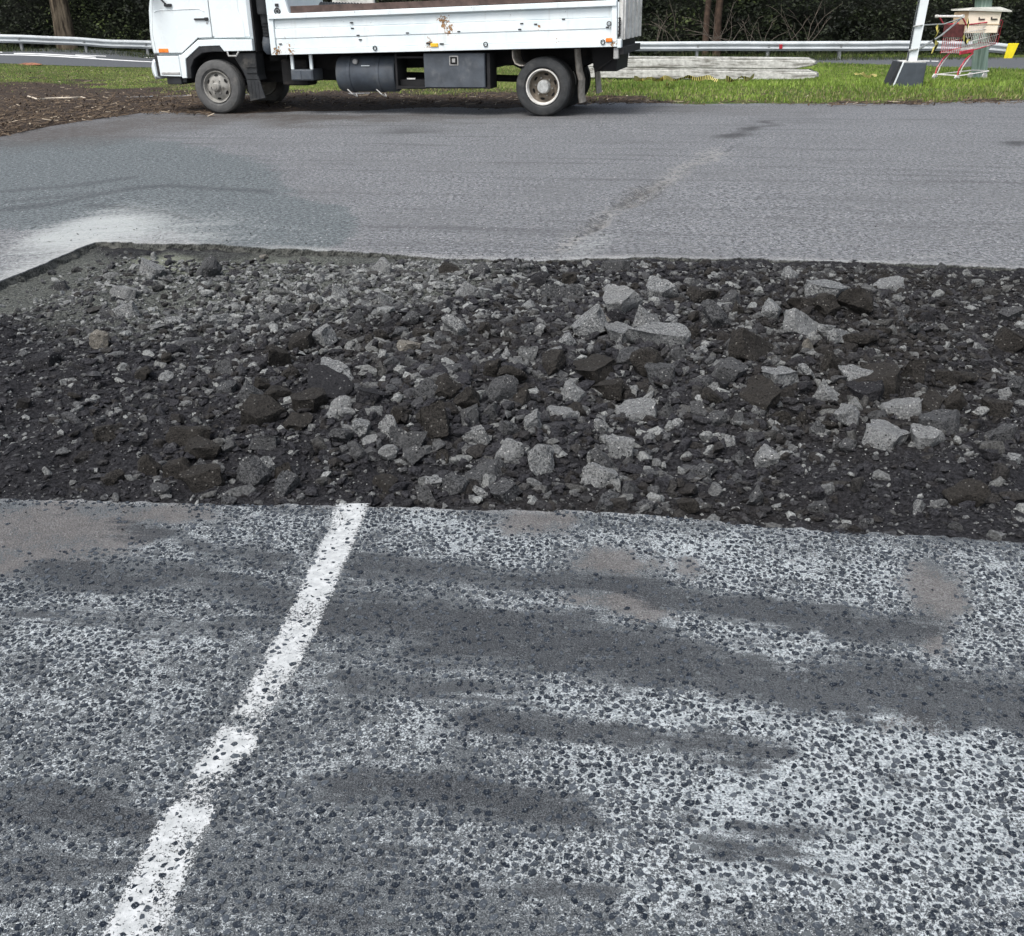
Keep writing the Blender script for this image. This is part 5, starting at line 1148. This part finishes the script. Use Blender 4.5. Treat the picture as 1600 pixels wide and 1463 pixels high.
tag(link('leaf_litter', np_mesh('leaf_litter', V, Fc, {'tone': np.repeat(r_.random(n), 4)}, m.m)), 'dry bark strips and dead leaves along the verge edge', 'litter', kind='stuff')
PALEW = plain('pale_dead_wood', (0.48, 0.42, 0.34), 0.9, .2, 9)
pts_ = [gt(*q) for q in [(45, 157), (60, 162), (75, 160.5), (90, 159.5), (112, 158.8), (128, 157.6), (135, 160)]]
o = MB().tube([(q[0], q[1], vz(np.array([q[0]]), np.array([q[1]]))[0]+.03) for q in pts_], [.014, .018, .02, .02, .018, .014, .006], 6).build('fallen_branch', PALEW); tag(o, 'long pale fallen branch on the bark litter at left', 'branch')
q = gt(46, 103); o = MB().lathe([(0, .48), (.03, .44), (.05, .30), (.07, .20), (.06, .08), (.075, 0)], (0, 0, 0), 16, 'z').build('clay_heap', plain('terracotta', (0.22, 0.10, 0.06), 0.9, .4, 5, bump=.8), None, 60); o.location = (q[0], q[1], vz(np.array([q[0]]), np.array([q[1]]))[0]); o.scale = (1.0, .5, 1); tag(o, 'low terracotta-coloured heap by the road at far left', 'heap')

# ================================================================== VERGE OBJECTS
# two stacked white beams
BEAM = Mat('weathered_beam', 0.9, 0.15); co = BEAM.obj(); n1 = BEAM.noise(BEAM.scale(co, (1.2, 6, 9)), 1.0, 6, .7); n2 = BEAM.noise(co, 9, 5, .7)
c = BEAM.mix(BEAM.ss(n2, .3, .7), (0.33, 0.33, 0.31), (0.56, 0.56, 0.53)); c = BEAM.mix(BEAM.ss(n1, .46, .62, 0, .85), c, (0.13, 0.125, 0.108)); BEAM.color(c); BEAM.bump(n2, .4, .02); BEAM = BEAM.m
bR, bL = gt(1268, 126), gt(958, 127)
bd = bR-bL; byaw = math.atan2(bd[1], bd[0]); BL = float(np.hypot(bd[0], bd[1])); bz = float(min(bR[2], bL[2]))
def beam(z0, h, L, label, lift):
    t = thing('white_beam', label, 'beam', (bL[0], bL[1], bz+z0), byaw, 'white beams on the grass')
    x0 = -2.6
    MB().prism([(x0, .0), (L-.55, .0), (L-.06, .07+lift), (L, .11+lift), (L-.01, h*.66), (L-.09, h-.055), (x0, h-.055)], 0, .34, .025).build('beam_body', BEAM, t)
    MB().prism([(x0, h-.05), (L-.13, h-.05), (L-.24, h), (x0, h)], .012, .34, .008).build('beam_cap', BEAM, t)
    return t
beam(.08, .29, BL+.12, 'lower of two weathered white beams stacked on the grass', 0)
beam(.372, .285, BL+.04, 'upper of two weathered white beams stacked on the grass', .02)
# hazard tape
TAPE = Mat('hazard_tape', .5, .3); ta = TAPE.attr('run'); TAPE.color(TAPE.mix(TAPE.ma('GREATER_THAN', TAPE.ma('FRACT', TAPE.ma('MULTIPLY', ta, 5.5), 0), .5), (0.80, 0.70, 0.22), (0.012, 0.012, 0.012))); TAPE = TAPE.m
def tape(pxpts, label, wid=.05, seed=0, absolute=None):
    rg = np.random.default_rng(seed); P_ = np.array(absolute) if absolute is not None else np.array([gt(*q) for q in pxpts])
    n = 60; t = np.linspace(0, len(P_)-1, n); i0 = np.minimum(t.astype(int), len(P_)-2); f_ = (t-i0)[:, None]; C = P_[i0]*(1-f_)+P_[i0+1]*f_
    if absolute is None: C[:, 2] = vz(C[:, 0], C[:, 1])+.115+.035*np.sin(t*4+seed)
    run = np.concatenate([[0], np.cumsum(np.linalg.norm(np.diff(C, axis=0), axis=1))])
    an = .6+.7*np.sin(t*2.3+seed)+.3*np.sin(t*7)
    w_ = np.stack([.25*np.sin(t*3), -np.cos(an), np.abs(np.sin(an))+.3], -1); w_ /= np.linalg.norm(w_, axis=1)[:, None]
    V = np.concatenate([C-w_*wid, C+w_*wid]); i = np.arange(n-1); Fc = np.stack([i, i+1, i+1+n, i+n], -1)
    o = link('hazard_tape', np_mesh('hazard_tape', V, Fc, {'run': np.concatenate([run, run+.07])}, TAPE)); tag(o, label, 'tape', 'yellow and black hazard tape'); return o
tape([(990, 133), (1003, 130), (1018, 134), (1035, 132), (1052, 135), (1078, 133), (1095, 134), (1120, 137)], 'yellow and black tape lying in grass before left part of white beams', .055, 1)
tape([(1133, 137), (1150, 135), (1165, 134), (1177, 131)], 'short yellow and black tape lying before middle of white beams', .055, 2)
tape([(1040, 144), (1049, 141)], 'small scrap of hazard tape nearest the asphalt', .04, 3)
tape([(1335, 121), (1347, 124), (1358, 126), (1368, 128)], 'yellow and black tape in grass left of the pole base', .05, 4)
tape([(941, 140), (948, 136), (957, 133)], 'pale tape scrap behind the truck rear flap', .03, 5)
# white pole in a slate block
SLATE = plain('slate_block', (0.055, 0.066, 0.078), 0.75, .15, 6, dirt_shade=(0.10, 0.11, 0.12), dirt_amt=.4, bump=.2)
PW = plain('pole_white', (0.68, 0.73, 0.74), 0.5, .06, 3, dirt_shade=(.45, .47, .46), dirt_amt=.3)
pb = gt(1420, 139); sc_ = (pb[1]*FWD[1]+(pb[2]-H)*FWD[2])/F          # metres per photo pixel at the block
PT = thing('sign_pole', 'white square pole leaning in a dark slate base block on the grass', 'pole', (pb[0], pb[1], float(vz(np.array([pb[0]]), np.array([pb[1]]))[0])-.03), -.12)
k = sc_
MB().prism([(-25*k, 0), (20*k, 0), (22*k, 37*k), (-14*k, 37*k)], 0, .5, .02).build('base_block', SLATE, PT)
MB().prism([(-32*k, 0), (-24*k, 0), (-13.5*k, 37.5*k), (-20*k, 38*k)], .02, .52, .015).build('rubber_edge', BLACK, PT)
MB().prism([(-25.5*k, 1*k), (-23.6*k, 1*k), (-12.5*k, 37.6*k), (-14.5*k, 37.6*k)], -.006, .03).build('white_trim', PW, PT)
MB().box(-14*k, 20*k, .02, .48, 37*k, 37*k+.02).build('block_top', WEATH, PT)
ph_ = 4.2
lean = 0.055
def pole_x(z_): return lean*z_
MB().add([(a+pole_x(z_), b, z_) for z_ in (.4, ph_) for a, b in ((-.075, .12), (.075, .12), (.075, .27), (-.075, .27))], [(0, 1, 5, 4), (1, 2, 6, 5), (2, 3, 7, 6), (3, 0, 4, 7), (4, 5, 6, 7)]).build('pole_tube', PW, PT)
MB().add([(a+pole_x(z_), b, z_) for z_ in (.4, ph_) for a, b in ((-.105, .10), (-.092, .10), (-.092, .14), (-.105, .14))], [(0, 1, 5, 4), (1, 2, 6, 5), (2, 3, 7, 6), (3, 0, 4, 7), (4, 5, 6, 7)]).build('pole_cable', BLACK, PT)
# utility post, shopping trolley, cream box
CREAM = plain('cream_box_paint', (0.72, 0.64, 0.52), 0.7, .06, 5, dirt_shade=(.5, .42, .32), dirt_amt=.4)
TANW = plain('tan_wood', (0.42, 0.31, 0.20), 0.8, .15, 6)
LIDG = plain('lid_grey', (0.42, 0.42, 0.38), 0.8, .12, 6)
GREENP = Mat('pale_green_post', .7, .3); co = GREENP.obj(); nn = GREENP.noise(GREENP.scale(co, (22, 22, .8)), 1.0, 4, .6); GREENP.color(GREENP.mix(GREENP.ss(nn, .35, .65), (0.19, 0.28, 0.23), (0.36, 0.47, 0.40))); GREENP = GREENP.m
REDW = plain('red_trolley_paint', (0.42, 0.035, 0.06), 0.45, .25, 12, .4, dirt_shade=(.5, .35, .35), dirt_amt=.35)
CHROME = plain('dull_chrome', (0.62, 0.60, 0.58), 0.35, .12, 20, .5)
MAROON = plain('maroon_flap', (0.10, 0.03, 0.03), 0.6, .3, 12)
ct = gt(1494, 128); k = (ct[1]*FWD[1]+(ct[2]-H)*FWD[2])/F
cz0 = float(vz(np.array([ct[0]]), np.array([ct[1]]))[0])
yc = math.radians(25)
CT = thing('shopping_trolley', 'red wire shopping trolley tied to the white pole with straps', 'trolley', (ct[0], ct[1], cz0-.02), yc)
S = k*78*.0128*1.0
U_ = 1.22                                                                # trolley unit: its size against a standard trolley
def q3(x, y, z): return (x*U_, y*U_, z*U_)
Lc, Wc = .80, .50
def tb(pts, r, m, nm, par=CT): return MB().tube([q3(*p) for p in pts], r*U_, 5).build(nm, m, par)
for y_ in (0.0, Wc):
    tb([(0, y_, .10), (.02, y_, .20), (.14, y_, .36), (.30, y_, .46)], .013, REDW, 'leg_tube')
    tb([(0, y_, .09), (.40, y_*.9+.02, .115), (.86, y_*.7+.08, .14)], .012, CHROME, 'base_rail')
    tb([(.05, y_, .12), (.10, y_, .24), (.24, y_, .40), (.30, y_, .46)], .010, CHROME, 'brace_tube')
tb([(0, 0, .10), (0, Wc, .10)], .011, CHROME, 'base_crossbar'); tb([(.86, .08, .14), (.86, .44, .14)], .011, CHROME, 'base_crossbar')
for x_, y_ in ((.0, 0), (.0, Wc), (.80, .10), (.80, .42)):
    wo_ = MB().lathe([(-.014*U_, .0), (-.014*U_, .055*U_), (.014*U_, .055*U_), (.014*U_, 0)], q3(x_, y_, .055), 14).build('castor', WEATH, CT); MB().box(*(q*U_ for q in (x_-.02, x_+.02, y_-.02, y_+.02, .06, .11))).build('castor_fork', CHROME, wo_)
bk = [(0.02, .46, .92), (.95, .62, .98)]                                  # basket: (x, bottom z, top z) at rear and front
def bz0(x): return .46+(x-.02)*.155
def bz1(x): return .92+(x-.02)*.06
def inset(x): return .02+.05*(x/.95)
for y_ in (0, 1):
    yy_ = lambda x: inset(x) if y_ == 0 else Wc-inset(x)
    tb([(.02, yy_(.02), bz1(.02)), (.95, yy_(.95), bz1(.95))], .012, REDW, 'basket_rim'); tb([(.02, yy_(.02), bz0(.02)), (.90, yy_(.9), bz0(.90))], .010, REDW, 'basket_base_wire')
    tb([(.02, yy_(.02), .62), (.93, yy_(.9), .75)], .006, CHROME, 'basket_wire'); tb([(.02, yy_(.02), .80), (.94, yy_(.9), .88)], .006, CHROME, 'basket_wire')
    for i in range(19):
        x_ = .05+.048*i; tb([(x_*.95, yy_(x_*.95), bz0(x_*.95)), (x_, yy_(x_), bz1(x_))], .0042, CHROME, 'basket_wire')
for i in range(10):
    y_ = .05+.046*i; tb([(.92, y_, bz0(.90)), (.96, y_, bz1(.95))], .006, REDW, 'basket_wire'); tb([(.02, y_, .46), (.02, y_, .70)], .005, REDW, 'basket_wire')
    tb([(.02, y_, .46), (.90, y_, .60)], .004, CHROME, 'basket_wire')
tb([(.95, .07, .98), (.96, .45, .98)], .014, REDW, 'basket_rim'); tb([(.90, .07, .60), (.90, .45, .60)], .012, REDW, 'basket_rim')
MB().box(*(q*U_ for q in (.0, .02, .03, Wc-.03, .72, .93))).build('rear_flap', MAROON, CT)
MB().prism([(-.02*U_, .44*U_), (.30*U_, .47*U_), (.30*U_, .53*U_), (-.02*U_, .50*U_)], -.01, .03, .01).build('corner_casting', REDW, CT)
for y_ in (0, Wc): tb([(.02, y_, .92), (-.08, y_, 1.02), (-.14, y_, 1.06)], .014, REDW, 'handle_arm')
tb([(-.14, -.03, 1.06), (-.14, Wc+.03, 1.06)], .020, CHROME, 'handle'); 
for y_ in (-.03, Wc+.03): MB().lathe([(-.03, .0), (-.03, .035), (.03, .035), (.03, 0)], q3(-.14, y_, 1.06), 10).build('handle_cap', WEATH, CT)
bpy.context.view_layer.update()
def cw(x, y, z): return CT.matrix_world @ Vector(q3(x, y, z))
c0 = cw(.50, .10, .86)
BX = thing('cream_box', 'cream wooden box with two drawer slots sitting in the trolley', 'box', c0, math.radians(-14))
bw = 47*k
MB().prism([(-bw*.48, -.10), (bw*.52, -.10), (bw*.56, .34), (-bw*.44, .34)], 0, .45, .01).build('box_front', CREAM, BX)
MB().add([(-bw*.46, .005, -.10), (-bw*.44, .005, .34), (-bw*.44-.24, .36, .32), (-bw*.46-.24, .36, -.08), (-bw*.46, .4, -.10), (-bw*.44, .4, .34)], [(0, 1, 2, 3), (1, 5, 2), (0, 3, 4), (3, 2, 5, 4)]).build('box_side', TANW, BX)
for x_ in (-.08, .17): MB().box(x_, x_+.13, -.02, .005, .165, .185).box(x_, x_+.02, -.02, .005, .185, .22).build('drawer_slot', CHAS, BX)
MB().box(-bw*.44, bw*.56, -.012, .0, .065, .08).build('drawer_gap', TANW, BX)
MB().add([(-bw*.40-.06, -.06, .35), (bw*.60+.16, -.06, .31), (bw*.62, .46, .38), (-bw*.46-.30, .42, .35), (-bw*.36, -.05, .41), (bw*.60+.16, -.06, .335), (bw*.62, .46, .41), (-bw*.46-.30, .42, .38)], [(0, 1, 5, 4), (1, 2, 6, 5), (2, 3, 7, 6), (3, 0, 4, 7), (4, 5, 6, 7), (3, 2, 1, 0)]).build('box_lid', LIDG, BX)
up = cw(.52, .95, 0); upx = aty(1531, 118, up.y)
UP = thing('utility_post', 'pale green ribbed utility post standing behind the trolley', 'post', (upx[0], up.y, cz0-.1), 0)
trunk_mesh([(-.12*z_, 0, z_) for z_ in (0, .6, 1.2, 1.8)], [.17, .17, .175, .18], 14, .02, 2).build('post_base', GREENP, UP, 50)
fp = []
for j in range(24):
    t = 2*PI*j/24; q = .285+.014*(j % 2); fp.append((q*math.cos(t), q*math.sin(t)))
MB().add([(a-.12*z_, b, z_) for z_ in (1.72, 5.0) for a, b in fp], [(j, (j+1) % 24, 24+(j+1) % 24, 24+j) for j in range(24)]+[tuple(range(24)), tuple(range(24, 48))]).build('ribbed_sleeve', GREENP, UP)
# straps from pole to trolley handle
STR = plain('grey_strap', (0.30, 0.31, 0.30), .7, .2, 5)
pm = PT.matrix_world
h0 = cw(-.12, 0.0, 1.03)
for z_, lb, w_ in ((1.06, 'upper grey strap tying trolley handle to the white pole', .014), (.66, 'lower grey strap tying trolley handle to the white pole', .018)):
    p0 = pm @ Vector((pole_x(z_)+.08, .15, z_)); md = (p0+h0)/2+Vector((0, 0, -.05))
    o = MB().tube([pm @ Vector((pole_x(z_)-.11, .10, z_-.02)), pm @ Vector((pole_x(z_), .09, z_)), p0, md, h0], w_, 5).build('tie_strap', STR); tag(o, lb, 'strap', 'straps between pole and trolley')
pA = pm @ Vector((pole_x(.95)+.30, .10, 1.0)); tape(None, 'yellow and black tape knotted on the straps beside the white pole', .045, 6, [pA+Vector((0, 0, .05)), pA+Vector((.06, 0, -.05)), pA+Vector((-.03, 0, -.18)), pA+Vector((.08, 0, -.28)), pA+Vector((-.02, 0, -.38))])
pB = cw(-.05, -.03, .98); tape(None, 'yellow and black tape hanging from the trolley handle', .045, 7, [pB+Vector((.02, -.05, .05)), pB+Vector((.05, -.06, -.12)), pB+Vector((-.02, -.06, -.28)), pB+Vector((.08, -.06, -.42)), pB+Vector((.16, -.06, -.28))])
